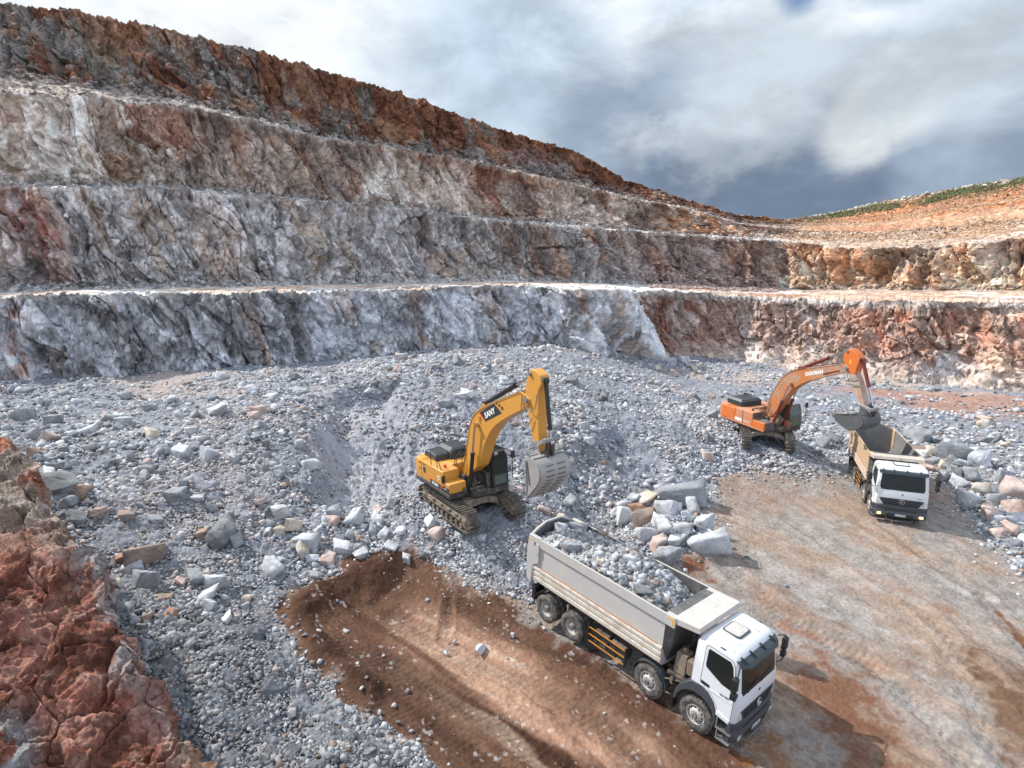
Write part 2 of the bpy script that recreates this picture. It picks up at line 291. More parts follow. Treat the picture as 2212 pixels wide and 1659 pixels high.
# ================================================================ the ground: pit floor and rubble slopes
def build_ground():
    na, nr = 1150, 900
    th = np.linspace(radians(-62), radians(62), na); r = np.exp(np.linspace(np.log(7.5), np.log(120), nr))
    R, T = np.meshgrid(r, th, indexing='ij'); X = R * np.sin(T); Y = R * np.cos(T)
    Z, d, so, be, rub = ground(X, Y)
    # relief: broken stone on the slopes, ruts on the floor
    sx = 2.2; o1, i1, e1 = facets(X * 1.6, Y * 1.6, Z * 1.6, 11); o2, i2, e2 = facets(X * 4.2, Y * 4.2, Z * 4.2, 23); o3, i3, e3 = facets(X * 9, Y * 9, Z * 9, 37)
    Z = Z + rub * (o1 * .085 + o2 * .055 * (1 - .3 * sstep(30, 60, R)) + o3 * .025)
    st = streak(X, Y, 61, 1.5, .10); st2 = streak(X, Y, 71, 5.0, .22)
    fl = 1 - rub
    Z = Z + fl * ((st - .5) * .16 + (st2 - .5) * .05 + (fbm(X * 1.6, Y * 1.6, 2, 4, 47) - .5) * .05 + sstep(.3, 1.5, so) * (fbm(X * 3, Y * 3, 0, 3, 41) - .5) * .08)
    # wheel ruts and berm of pushed soil
    def line_d(pts):
        P = np.array([at_z(px, py, 0)[:2] for px, py in pts]); best = np.full(X.shape, 9e9); sgn = np.zeros(X.shape)
        for k in range(len(P) - 1):
            (x0, y0), (x1, y1) = P[k], P[k + 1]; dx, dy = x1 - x0, y1 - y0
            t = np.clip(((X - x0) * dx + (Y - y0) * dy) / (dx * dx + dy * dy), 0, 1); q = np.hypot(X - x0 - t * dx, Y - y0 - t * dy)
            s_ = np.sign((X - x0) * dy - (Y - y0) * dx); sgn = np.where(q < best, s_, sgn); best = np.minimum(best, q)
        return best * sgn, best
    RUTS = [([(740,1400),(900,1470),(1080,1560),(1240,1680),(1400,1850)], .55), ([(860,1330),(1000,1410),(1150,1480),(1330,1590),(1480,1740)], .5), ([(760,1480),(900,1540),(1050,1650),(1150,1800)], .5),
            ([(990,1300),(1100,1370),(1270,1430)], .35), ([(2120,1300),(2160,1345),(2212,1400),(2300,1500)], .32), ([(1640,1330),(1720,1350),(1800,1390),(1900,1440)], .6), ([(1560,1230),(1700,1330),(1900,1450),(2060,1600),(2150,1750)], .4),
            ([(1700,1130),(1850,1230),(2000,1330),(2150,1480)], .35), ([(970,1290),(965,1350),(960,1370)], .2), ([(1900,1150),(2000,1220),(2120,1300)], .3), ([(2060,1420),(2110,1500),(2150,1580),(2190,1680)], .5)]
    rutd = np.zeros(X.shape); rutl = np.zeros(X.shape)
    for pts, wd in RUTS:
        sdn, q = line_d(pts); nn = (fbm(X * .8, Y * .8, 4, 3, 88) - .5) * .5; q2 = q + nn * .6
        Z = Z - .08 * np.exp(-(q2 / wd) ** 2) * fl + .045 * np.exp(-((q2 - wd * 1.6) / (wd * .5)) ** 2) * fl
        lug = np.sin(along(X, Y, -.75)[0] * 2 * pi / .24 + sdn * 6)
        Z = Z + fl * .012 * lug * np.exp(-(q2 / wd) ** 4)
        rutd = np.maximum(rutd, np.exp(-(q2 / wd) ** 2))
    # ---- colour of the stuff itself
    grey = np.array([.36, .365, .375]); C = np.ones(X.shape + (3,)) * grey
    n1 = fbm(X * .35, Y * .35, 1, 4, 101); n2 = fbm(X * 2.2, Y * 2.2, 1, 4, 105); n3 = fbm(X * 8, Y * 8, 1, 3, 109)
    C = C * (lerp(1.0, .66, rub) * (.62 + .75 * n2))[..., None]
    tint = lerp(i2, i3, .5)
    C = C * (1 + rub * (tint - .5) * .55)[..., None] * lerp(np.ones(3), np.array([.93, .98, 1.10]), rub[..., None])
    bowl = poly_plan([(700,900),(860,890),(900,990),(820,1060),(700,1050)], 2.5); C = mixc(C, (.40, .40, .435), sstep(-1.2, 1.5, inpoly_sd(X, Y, bowl) + (n1 - .5) * 5) * .8 * (.6 + .6 * n2))
    # dusty pinkish zones on the slope
    dust = poly_plan([(250,800),(430,790),(560,830),(540,890),(360,900),(230,860)], 3.2)
    C = mixc(C, (.40, .33, .30), sstep(-1, 3, inpoly_sd(X, Y, dust) + (n1 - .5) * 6) * .7)
    C = mixc(C, (.33, .28, .26), sstep(.58, .75, n1) * .35 * rub)
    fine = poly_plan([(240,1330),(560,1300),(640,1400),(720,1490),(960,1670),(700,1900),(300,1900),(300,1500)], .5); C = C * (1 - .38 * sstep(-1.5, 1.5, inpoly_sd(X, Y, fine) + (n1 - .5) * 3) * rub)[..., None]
    # packed pale floor with tan and rust streaks
    fp = np.ones(C.shape) * np.array([.265, .240, .225]) * (.80 + .4 * n2)[..., None]
    iso = fbm(X * .45, Y * .45, 5, 5, 133, .6); fp = mixc(fp, (.29, .20, .145), sstep(.40, .62, streak(X, Y, 131, .45, .09) * .55 + iso * .45) * .75)
    fp = mixc(fp, (.235, .135, .085), sstep(.53, .70, streak(X, Y, 141, .7, .14) * .6 + fbm(X * .9, Y * .9, 8, 4, 143) * .4) * .55)
    fp = mixc(fp, (.335, .32, .315), sstep(.54, .74, streak(X, Y, 151, 1.3, .2) * .6 + n2 * .4) * .5)
    fp = fp * (.88 + .24 * n3)[..., None] * (1 - .14 * sstep(.46, .40, st2 * .5 + n2 * .5))[..., None]
    C = lerp(C, fp, fl[..., None])
    # brown soil
    sm = sstep(-.3, .35, so + (n2 - .5) * 1.3 + .25 + (n3 - .5) * .5) * sstep(-.35, -.05, d)
    dark = np.array([.058, .024, .013]); lit = np.array([.36, .215, .15])  # dark wet soil and paler dry soil, mixed by the dry mask
    dry = sstep(.34, .56, streak(X, Y, 161, .75, .07) * .65 + streak(X, Y, 163, 2.6, .15) * .35)
    inner = sstep(.6, 3.2, inpoly_sd(X, Y, poly_plan([(790,1335),(900,1262),(1160,1350),(1300,1480),(1500,1580),(1500,2100),(1100,1800),(960,1600),(850,1470)])) + .5 + (n1 - .5) * 2)
    sc_ = dark + (lit - dark) * np.clip(dry * (.16 + .84 * inner), 0, 1)[..., None]
    sc_ = mixc(sc_, (.46, .33, .25), sstep(.56, .70, streak(X, Y, 171, 1.3, .10)) * inner * .7)
    sc_ = mixc(sc_, (.048, .020, .011), sstep(.1, .8, be) * .92)
    sc_ = sc_ * (.80 + .4 * n3)[..., None] * (1 - .30 * rutd)[..., None]
    C = lerp(C, sc_, sm[..., None])
    # mottled rust patches right of the loaded truck, and the wet dark patch at the right
    for poly, col, k, z0 in (([(1640,1420),(1760,1400),(1880,1440),(1960,1520),(2020,1600),(2060,1800),(1800,1900),(1650,1700),(1700,1560)], (.165, .082, .050), 1.0, 2.6),
                      ([(2060,1400),(2130,1400),(2212,1440),(2400,1600),(2600,2000),(2260,2000),(2180,1700),(2120,1540)], (.13, .075, .045), .95, .6),
                      ([(1460,1220),(1520,1225),(1560,1270),(1480,1265)], (.17, .065, .035), .95, .4), ([(1620,1320),(1720,1335),(1800,1370),(1790,1392),(1700,1380)], (.26, .12, .07), .8, .6),
                      ([(2116,1296),(2126,1296),(2260,1420),(2300,1480),(2270,1480)], (.12, .055, .03), .95, .25), ([(1560,1560),(1680,1580),(1760,1700),(1600,1700)], (.22, .085, .02), .8, .6)):
        sdp = inpoly_sd(X, Y, poly_plan(poly)) + (n2 - .5) * 1.6 * z0 + (n3 - .5) * .5 * z0
        C = mixc(C, col, sstep(0, z0 * .8, sdp) * k * fl * (.35 + .65 * sstep(.36, .52, n2 * .5 + st2 * .2 + n1 * .3)))
    # pale grit strewn on the soil
    C = mixc(C, (.50, .49, .48), sstep(.88, .95, i3) * sm * sstep(.56, .66, n2) * .45)
    # reddish far right floor
    pk = poly_plan([(1850,830),(2212,860),(2600,900),(2600,930),(2050,905),(1800,850)], .3)
    C = mixc(C, (.34, .20, .155), sstep(-2, 3, inpoly_sd(X, Y, pk) + (n1 - .5) * 10) * .85)
    pk2 = poly_plan([(1500,815),(1900,790),(2600,780),(2600,850),(1900,835),(1600,830)], .3)
    C = mixc(C, (.46, .36, .30), sstep(-2, 3, inpoly_sd(X, Y, pk2) + (n1 - .5) * 12) * .7)
    me = np_mesh('pit_floor', np.stack([X, Y, Z], -1).reshape(-1, 3), grid_faces(nr, na)[:, ::-1], np.clip(C, .01, .8).reshape(-1, 3), smooth=False)
    tag(link('pit_floor', me, M_GROUND), kind='structure')
    # the wider land under and behind everything
    bm = bmesh.new(); bmesh.ops.create_grid(bm, x_segments=8, y_segments=8, size=1500); me = bpy.data.meshes.new('land'); bm.to_mesh(me); bm.free()
    a = me.color_attributes.new('col', 'FLOAT_COLOR', 'POINT'); a.data.foreach_set('color', np.tile([.36, .31, .27, 1.], len(me.vertices)))
    o = link('land', me, M_GROUND); o.location = (0, 0, -2.5); tag(o, kind='structure')
# ================================================================ the quarry faces: one terraced sheet
KX = [-900, -300, 0, 150, 400, 600, 700, 850, 1000, 1100, 1250, 1350, 1500, 1600, 1700, 1800, 1900, 2050, 2212, 2500, 3100]
def tab(*v): return list(v)
T_ = dict(
 aD=[36,44,50,52,57,62,66,70,73,75,73,86,91,91,88,84,81,77,74,71,66],
 aP=[662,650,640,635,634,632,630,626,619,616,621,627,632,638,643,648,650,652,656,660,670],
 btD=[40,54,58,60,66,71,76,82,88,92,95,99,105,108,108,104,98,90,82,77,70],
 btP=[650,640,632,626,620,616,614,611,608,606,610,614,619,623,625,626,627,627,627,628,632],
 bD=[46,57,62,64,70,75,80,86,92,96,100,104,110,112,112,108,101,93,84,76,68],
 bP=[330,395,399,402,409,426,434,450,468,478,489,497,508,516,523,533,536,528,515,505,490],
 cD=[53,65,70,72,78,83,88,94,100,104,109,113,120,126,140,143,137,126,112,100,86],
 cP=[90,190,198,207,228,271,297,317,345,365,400,425,453,484,494,500,500,488,468,450,430],
 dD=[62,76,80,83,89,94,99,105,112,116,122,128,138,148,176,188,184,166,143,120,100],
 dP=[-110,-60,5,20,72,121,152,196,250,283,328,385,438,463,474,460,437,409,385,360,335])
def build_cliff():
    nc = 1560; U = np.interp(np.linspace(0, 1, nc), [0, .05, .11, .94, .97, 1], [-900, -300, 0, 2212, 2500, 3100])
    t = {k: np.interp(U, KX, v) for k, v in T_.items()}
    for k in t:                                                     # round the corners of the tables
        if k.endswith('D'): kk = np.ones(25) / 25; t[k] = np.convolve(np.pad(t[k], 12, 'edge'), kk, 'valid')
    def P(px, py, D):
        a = (px - 1106) / (2212 * FW); b = -(py - 829.5) / (2212 * FW)
        d = a[:, None] * CR + b[:, None] * CU + _f; s = D / d[:, 1]; return np.stack([d[:, 0] * s, D, CAM_H + d[:, 2] * s], -1)
    s1 = np.arange(nc)
    jag = lambda amp, f, s: amp * (fbm(U * f, 0 * U, 0 * U, 4, s, .65) - .5) * 2
    blk = lambda amp, w, s: amp * (_h(np.floor(U / w + 1.5 * fbm(U * .03, 0 * U, 0 * U, 2, s)), s1 * 0, s1 * 0, s) - .5) * 2
    A = P(U, t['aP'], t['aD'] + jag(1.6, .006, 2)); BT = P(U, t['btP'], t['btD']); B = P(U, t['bP'], t['bD'] + jag(1.8, .006, 4)); C_ = P(U, t['cP'], t['cD'] + jag(2.5, .006, 6)); Dd = P(U, t['dP'], t['dD'] + jag(2.5, .006, 8))
    def rag(s, k=1.0): return .55 * k * (jag(.45, .035, s) + jag(.30, .15, s + 5) + blk(.22, 13, s + 9))
    RAG = {0: rag(1), 2: rag(3, 1.2), 4: rag(5, 1.3), 6: rag(7, 1.5) * np.interp(U, [1600, 1800], [1, .35])}
    hill = sstep(1560, 1760, U)[:, None]
    AT = A.copy(); dpt = lerp(3.0, 8.5, sstep(1350, 1700, U)); n0 = A[:, :2] / np.linalg.norm(A[:, :2], axis=1)[:, None]
    AT[:, :2] -= n0 * dpt[:, None]; AT[:, 2] = -1.2
    CT = B.copy(); nb = B[:, :2] / np.linalg.norm(B[:, :2], axis=1)[:, None]; CT[:, :2] += nb * 4.0; CT[:, 2] += .35; CT = lerp(CT, B * .72 + C_ * .28, hill)
    DT = C_.copy(); CT2 = C_[:, :2] / np.linalg.norm(C_[:, :2], axis=1)[:, None]; DT[:, :2] += CT2 * 4.5; DT[:, 2] += np.interp(U, [0, 500, 900], [2.6, 1.2, .5]); DT = lerp(DT, C_ * .75 + Dd * .25, hill)
    back = Dd.copy(); nd_ = Dd[:, :2] / np.linalg.norm(Dd[:, :2], axis=1)[:, None]
    rows = []; meta = []                                             # meta: band id, v
    def band(Pa, Pb, n, bid, prof=None, rough=1.0):
        for k in range(n):
            v = k / n; w = prof(v) if prof else v
            q = Pa * (1 - w) + Pb * w
            if bid in (0, 2, 4, 6): q[:, 2] = Pa[:, 2] * (1 - v) + Pb[:, 2] * v
            rows.append(q); meta.append((bid, v, rough))
    face = lambda v: v ** 1.0 * .62 + .38 * v ** 3 if v < 1 else 1
    face2 = lambda v: (.50 * (1 - (1 - v) ** 3) + .5 * v)
    band(AT, A, 120, 0, face2); band(A, BT, 16, 1, None, .12); band(BT, B, 115, 2, face2); band(B, CT, 10, 3, None, .15)
    band(CT, C_, 110, 4, face2); band(C_, DT, 10, 5, None, .3); band(DT, Dd, 120, 6, face2)
    for k, (off, dz) in enumerate([(0, 0), (.6, .05), (1.5, .0), (4, -.3), (12, -1.5), (60, -8), (300, -30)]):
        q = Dd.copy(); q[:, :2] += nd_ * off; q[:, 2] += dz; rows.append(q); meta.append((7, k / 6, .3 if k > 1 else .6))
    V = np.array(rows); nr = len(V); bid = np.array([m[0] for m in meta])[:, None] + 0 * U[None]; vv = np.array([m[1] for m in meta])[:, None] + 0 * U[None]; ro = np.array([m[2] for m in meta])[:, None] + 0 * U[None]
    UU = U[None] + 0 * vv
    du = np.gradient(V, axis=1); du[..., 2] = 0; nrm = np.stack([du[..., 1], -du[..., 0], 0 * du[..., 0]], -1); nrm /= np.linalg.norm(nrm, axis=-1)[..., None] + 1e-9
    crest = np.zeros(V.shape[:2])
    for kb, rg in RAG.items(): crest += (bid == kb) * (vv ** 6) * rg[None] + (bid == kb + 1) * ((1 - vv) ** 2) * rg[None] * (1 if kb < 6 else 1)
    # outward = towards the pit
    sgn = np.sign((nrm * -V).sum(-1)); nrm *= np.where(sgn == 0, 1, sgn)[..., None]
    kk = np.ones(61) / 61; nrm = np.stack([np.apply_along_axis(lambda r_: np.convolve(np.pad(r_, 30, 'edge'), kk, 'valid'), 1, nrm[..., i]) for i in range(3)], -1)
    x, y, z = V[..., 0], V[..., 1], V[..., 2]
    isf = np.isin(bid, (0, 2, 4, 6)); ro = ro * np.where(isf, np.clip(np.minimum(vv / .06, 1), 0, 1) * .75 + .25, 1) * np.where(isf, 1 - .6 * sstep(.90, 1, vv), 1)
    hillm = sstep(1580, 1780, UU) * (bid >= 3)
    talus = sstep(1380, 1620, UU) * (bid == 0)
    wx = x + 1.6 * (vnoise(x * .3, y * .3, z * .3, 7) - .5); wz = z + 1.6 * (vnoise(x * .3, y * .3, z * .3, 8) - .5)
    wx2 = wx + .35 * wz                                             # the joints lean
    f1, i1, e1 = facets(wx2 * .20, y * .20, wz * .11, 201, 1.3); f2, i2, e2 = facets(wx2 * .55 + .1 * wz, y * .55, wz * .22, 211, 1.4)
    f3, i3, e3 = facets(wx2 * 1.3, y * 1.3, wz * .55, 221, 1.5); f4, i4, e4 = facets(x * 2.8, y * 2.8, z * 1.6, 231, 1.5)
    rib = (np.abs(vnoise(wx2 * .35 + 9, y * .35, z * .05, 241) - .5) * 2) ** .7; fb = fbm(wx2 * .5, y * .5, wz * .35, 5, 245, .6) - .5
    f1, f2, f3, f4 = f1 * sstep(0, .06, e1), f2 * sstep(0, .07, e2), f3, f4
    # leaning slabs at the corner of the lowest face
    butt = (bid == 0) * np.exp(-((UU - (1410 - 118 * vv)) / 62) ** 2) * (1 - .62 * vv) * 9.5 * sstep(1442 - 118 * vv, 1430 - 118 * vv, UU)
    butt2 = (bid == 0) * np.exp(-((UU - (1320 - 130 * vv)) / 34) ** 2) * (1 - vv) ** .8 * 3.5 * sstep(1350 - 130 * vv, 1340 - 130 * vv, UU)
    disp = .70 * f1 + .50 * f2 + .34 * f3 + .17 * f4 + .8 * fb - .8 * (1 - rib) * (bid > 0) - .35 * sstep(.07, 0, e2) - .45 * sstep(.045, 0, e1)
    disp *= (1 - .6 * np.clip((butt + butt2) / 5, 0, 1)) * ro * (1 - .45 * hillm) * (1 - talus * lerp(.75, .15, sstep(.15, .5, vv)))
    big = (fbm(UU * .012, vv * .6 + bid * 3, 0 * UU, 3, 251) - .5) * 6.0 * isf * np.sin(np.clip(vv, 0, 1) * pi) ** .5 * (1 - .3 * hillm)
    cut = (bid == 2) * (UU > 1600) * (fbm(UU * .03, vv * 1.2, 0 * UU, 3, 255) - .45) * 9.0 * np.sin(np.clip(vv, 0, 1) * pi) ** .6
    big = big + cut
    # the near left corner of the lowest face comes forward in big rounded blocks
    nose = (bid == 0) * sstep(190, -80, UU) * (1 - vv) * 5.0
    V = V + nrm * (disp + big + butt + butt2 + nose)[..., None]
    V[..., 2] += crest + (~isf) * (fbm(x * .5, y * .5, 0 * x, 3, 261) - .5) * .5 * (bid != 1) + (bid == 1) * (fbm(x * .6, y * .6, 0 * x, 3, 262) - .5) * .25 + isf * ro * .18 * f3
    x, y, z = V[..., 0], V[..., 1], V[..., 2]
    # ---- colours of the rock
    st1 = fbm(wx2 * .26, y * .26, wz * .06, 5, 301); st2 = fbm(wx2 * .55, y * .55, wz * .11, 4, 311); bl = fbm(x * .12, y * .12, z * .12, 4, 321); fn = fbm(x * 1.3, y * 1.3, z * 1.3, 4, 331)
    grey, pale, tan, rust, darkk, orange, cream, red, bluew = map(np.array, ((.27,.26,.255),(.50,.47,.45),(.40,.30,.225),(.235,.095,.05),(.10,.09,.085),(.50,.24,.12),(.62,.48,.35),(.30,.135,.10),(.47,.475,.50)))
    C = np.ones(V.shape) * grey; w = lambda lo, hi, q: sstep(lo, hi, q)
    k = (bid == 6) | (bid == 7)                                       # top face
    c6 = mixc(np.ones(V.shape) * np.array([.225, .20, .18]), rust, w(.44, .58, st1 + .18 * (vv - .45)) * .9); c6 = mixc(c6, (.33,.20,.13), w(.55, .68, st2) * .7); c6 = mixc(c6, (.37,.36,.37), w(.58, .68, bl) * .6 * (1 - vv)); c6 = mixc(c6, (.11,.06,.04), w(.60,.70, 1 - st2) * .6)
    c6 = mixc(c6, orange, w(.45,.6, st2) * sstep(1350, 1620, UU) * .7)
    C = np.where(k[..., None], c6, C)
    k = (bid == 4) | (bid == 5)
    lft = sstep(1250, 650, UU)
    c4 = mixc(np.ones(V.shape) * np.array([.42, .335, .285]), (.66,.59,.54), (w(.42, .58, bl + (fn - .5) * .4)) * (.35 + .6 * lft)); c4 = mixc(c4, rust, w(.54, .64, st1 + .10 * (vv - .4)) * .8); c4 = mixc(c4, tan, w(.54, .66, st2) * .7)
    c4 = mixc(c4, (.20,.19,.19), w(.55, .66, 1 - bl) * .5); c4 = mixc(c4, orange, sstep(1330, 1480, UU) * sstep(1640, 1600, UU) * w(.4, .58, fn + st2 - .5) * .8)
    C = np.where(k[..., None], c4, C)
    k = (bid == 2) | (bid == 3)
    c2 = mixc(np.ones(V.shape) * np.array([.32, .30, .29]), (.62,.61,.62), w(.41, .55, bl + (fn - .5) * .5) * (.25 + .55 * sstep(1250, 800, UU))); c2 = mixc(c2, (.30,.17,.12), w(.50, .63, st1) * (.35 + .5 * sstep(800, 1400, UU)))
    c2 = mixc(c2, (.13,.12,.12), w(.54, .66, 1 - st2) * .65); c2 = mixc(c2, tan, w(.56, .68, st2) * .6)
    c2 = mixc(c2, (.25, .12, .095), np.exp(-((UU - (25 + 110 * (1 - vv))) / (38 + 60 * (st2 - .5) * 2)) ** 2) * 1.1 * (.35 + .9 * w(.42, .55, fn * .6 + st2 * .4)) * (bid == 2) * sstep(1.0, .6, vv * .3 + fn * .6))
    c2 = mixc(c2, (.27,.16,.13), sstep(1200, 1500, UU) * .45)
    s2 = sstep(1640, 1720, UU + 60 * (fn - .5)); c2b = mixc(np.ones(V.shape) * np.array([.46, .31, .22]), (.56, .43, .32), w(.46, .60, fn + (bl - .5) * .5)); c2b = mixc(c2b, orange, w(.50, .62, st2) * .7); c2b = mixc(c2b, (.26, .22, .19), w(.52, .62, 1 - st1) * .7); c2b = mixc(c2b, (.72,.62,.50), w(.64,.70, fbm(wx2 * .5, y * .5, wz * .08, 3, 391)) * .8)
    c2 = lerp(c2, c2b, (s2)[..., None]); C = np.where(k[..., None], c2, C)
    k = bid == 0
    c0 = mixc(np.ones(V.shape) * np.array([.34, .34, .355]), (.62,.64,.69), w(.36, .52, bl + (fn - .5) * .5) * .92); c0 = mixc(c0, (.135, .125, .12), w(.54, .66, 1 - st1) * .75); c0 = mixc(c0, (.33, .235, .18), w(.56, .66, st2) * .6)
    c0 = mixc(c0, (.30,.15,.09), np.exp(-((UU - 20) / 30) ** 2) * w(.4,.6,fn) * .8)
    s0 = sstep(-6, 10, UU - (1438 - 118 * vv) + 12 * (fn - .5)); c0b = mixc(np.ones(V.shape) * np.array([.36, .255, .21]), (.29, .155, .115), (.75 * w(.47, .62, st1) + np.exp(-((UU - 1470) / 75) ** 2) * sstep(.15, .45, vv)) * .85); c0b = mixc(c0b, (.45,.40,.37), w(.52, .64, st2) * .7); c0b = mixc(c0b, (.56,.40,.30), sstep(1700, 2100, UU) * w(.45,.6,bl + (fn - .5) * .3) * .8)
    c0b = mixc(c0b, (.42, .20, .135), sstep(1780, 1900, UU) * w(.46, .58, st2) * sstep(.25, .5, vv) * .85)
    c0b = mixc(c0b, (.66, .66, .67), np.exp(-((UU - 2070) / 48) ** 2 - ((vv - .22) / .2) ** 2) * 1.4 * w(.35, .55, fn)); c0b = mixc(c0b, (.6, .6, .6), np.exp(-((UU - 1660) / 45) ** 2 - ((vv - .2) / .14) ** 2) * w(.35, .55, fn))
    c0b = mixc(c0b, (.44,.365,.32), sstep(.42, .10, vv + .12 * (fn - .5)) * .85); c0b = mixc(c0b, (.42,.38,.35), sstep(.85, .97, vv) * .8)
    c0 = lerp(c0, c0b, s0[..., None]); C = np.where(k[..., None], c0, C)
    k = bid == 1                                                      # haul road bench
    c1 = mixc(np.ones(V.shape) * np.array([.56, .55, .54]), (.50, .36, .28), sstep(.4, .62, fbm(UU * .01, vv * 4, 0 * UU, 3, 401) + .25 * sstep(1300, 1700, UU))); c1 = mixc(c1, (.30,.15,.10), sstep(.60,.68, fbm(UU * .006 + 5, vv * 7, 0 * UU, 3, 402)) * sstep(1500, 1700, UU) * .8)
    c1 = mixc(c1, (.32,.29,.27), sstep(.75, 1, vv) * .6); C = np.where(k[..., None], c1, C)
    for kk_ in (3, 5): C = np.where((bid == kk_)[..., None], mixc(np.ones(V.shape) * (np.array([.47,.45,.43]) if kk_ == 3 else np.array([.46,.41,.37])), (.33,.27,.23), w(.45,.6,fn)), C)
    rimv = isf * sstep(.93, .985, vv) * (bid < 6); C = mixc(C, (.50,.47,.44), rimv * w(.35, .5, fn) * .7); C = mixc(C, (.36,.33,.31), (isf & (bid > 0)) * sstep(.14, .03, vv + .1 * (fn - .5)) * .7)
    # right-hand hillside
    ch = mixc(np.ones(V.shape) * np.array([.38, .235, .15]), (.43, .19, .095), w(.45, .60, bl + (fn - .5) * .4) * sstep(1650, 1850, UU)); ch = mixc(ch, (.52, .41, .31), w(.57, .68, fn) * .6)
    ch = mixc(ch, (.37, .19, .115), w(.50, .62, fbm(x * .08, y * .08, z * .25, 4, 411)) * .7 * (bid >= 5)); ch = mixc(ch, (.45, .42, .38), ((bid <= 4) * w(.4, .6, bl) * .6))
    top = (bid == 6) * sstep(.80, .9, vv + .12 * (fn - .5) + (UU - 1900) / 6000.) * sstep(1760, 1800, UU) + (bid == 7)
    ch = mixc(ch, (.50, .44, .37), top * .25)
    ro_ = np.exp(-((vv - (.65 - .9 * (UU - 1740) / 300)) / .06) ** 2) * (bid == 4) * sstep(1700, 1740, UU) * sstep(2010, 1960, UU)      # track across the hill
    ch = mixc(ch, (.62, .49, .37), ro_)
    C = lerp(C, ch, np.clip(hillm * (bid >= 4) + hillm * .6 * (bid == 3), 0, 1)[..., None])
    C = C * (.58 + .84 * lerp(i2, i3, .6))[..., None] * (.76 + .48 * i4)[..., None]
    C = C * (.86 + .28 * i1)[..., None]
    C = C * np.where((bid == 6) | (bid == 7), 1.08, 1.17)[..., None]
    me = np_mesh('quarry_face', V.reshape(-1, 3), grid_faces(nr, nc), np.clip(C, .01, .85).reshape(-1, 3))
    o = tag(link('quarry_face', me, M_CLIFF), kind='structure')
    return V, U, bid, vv
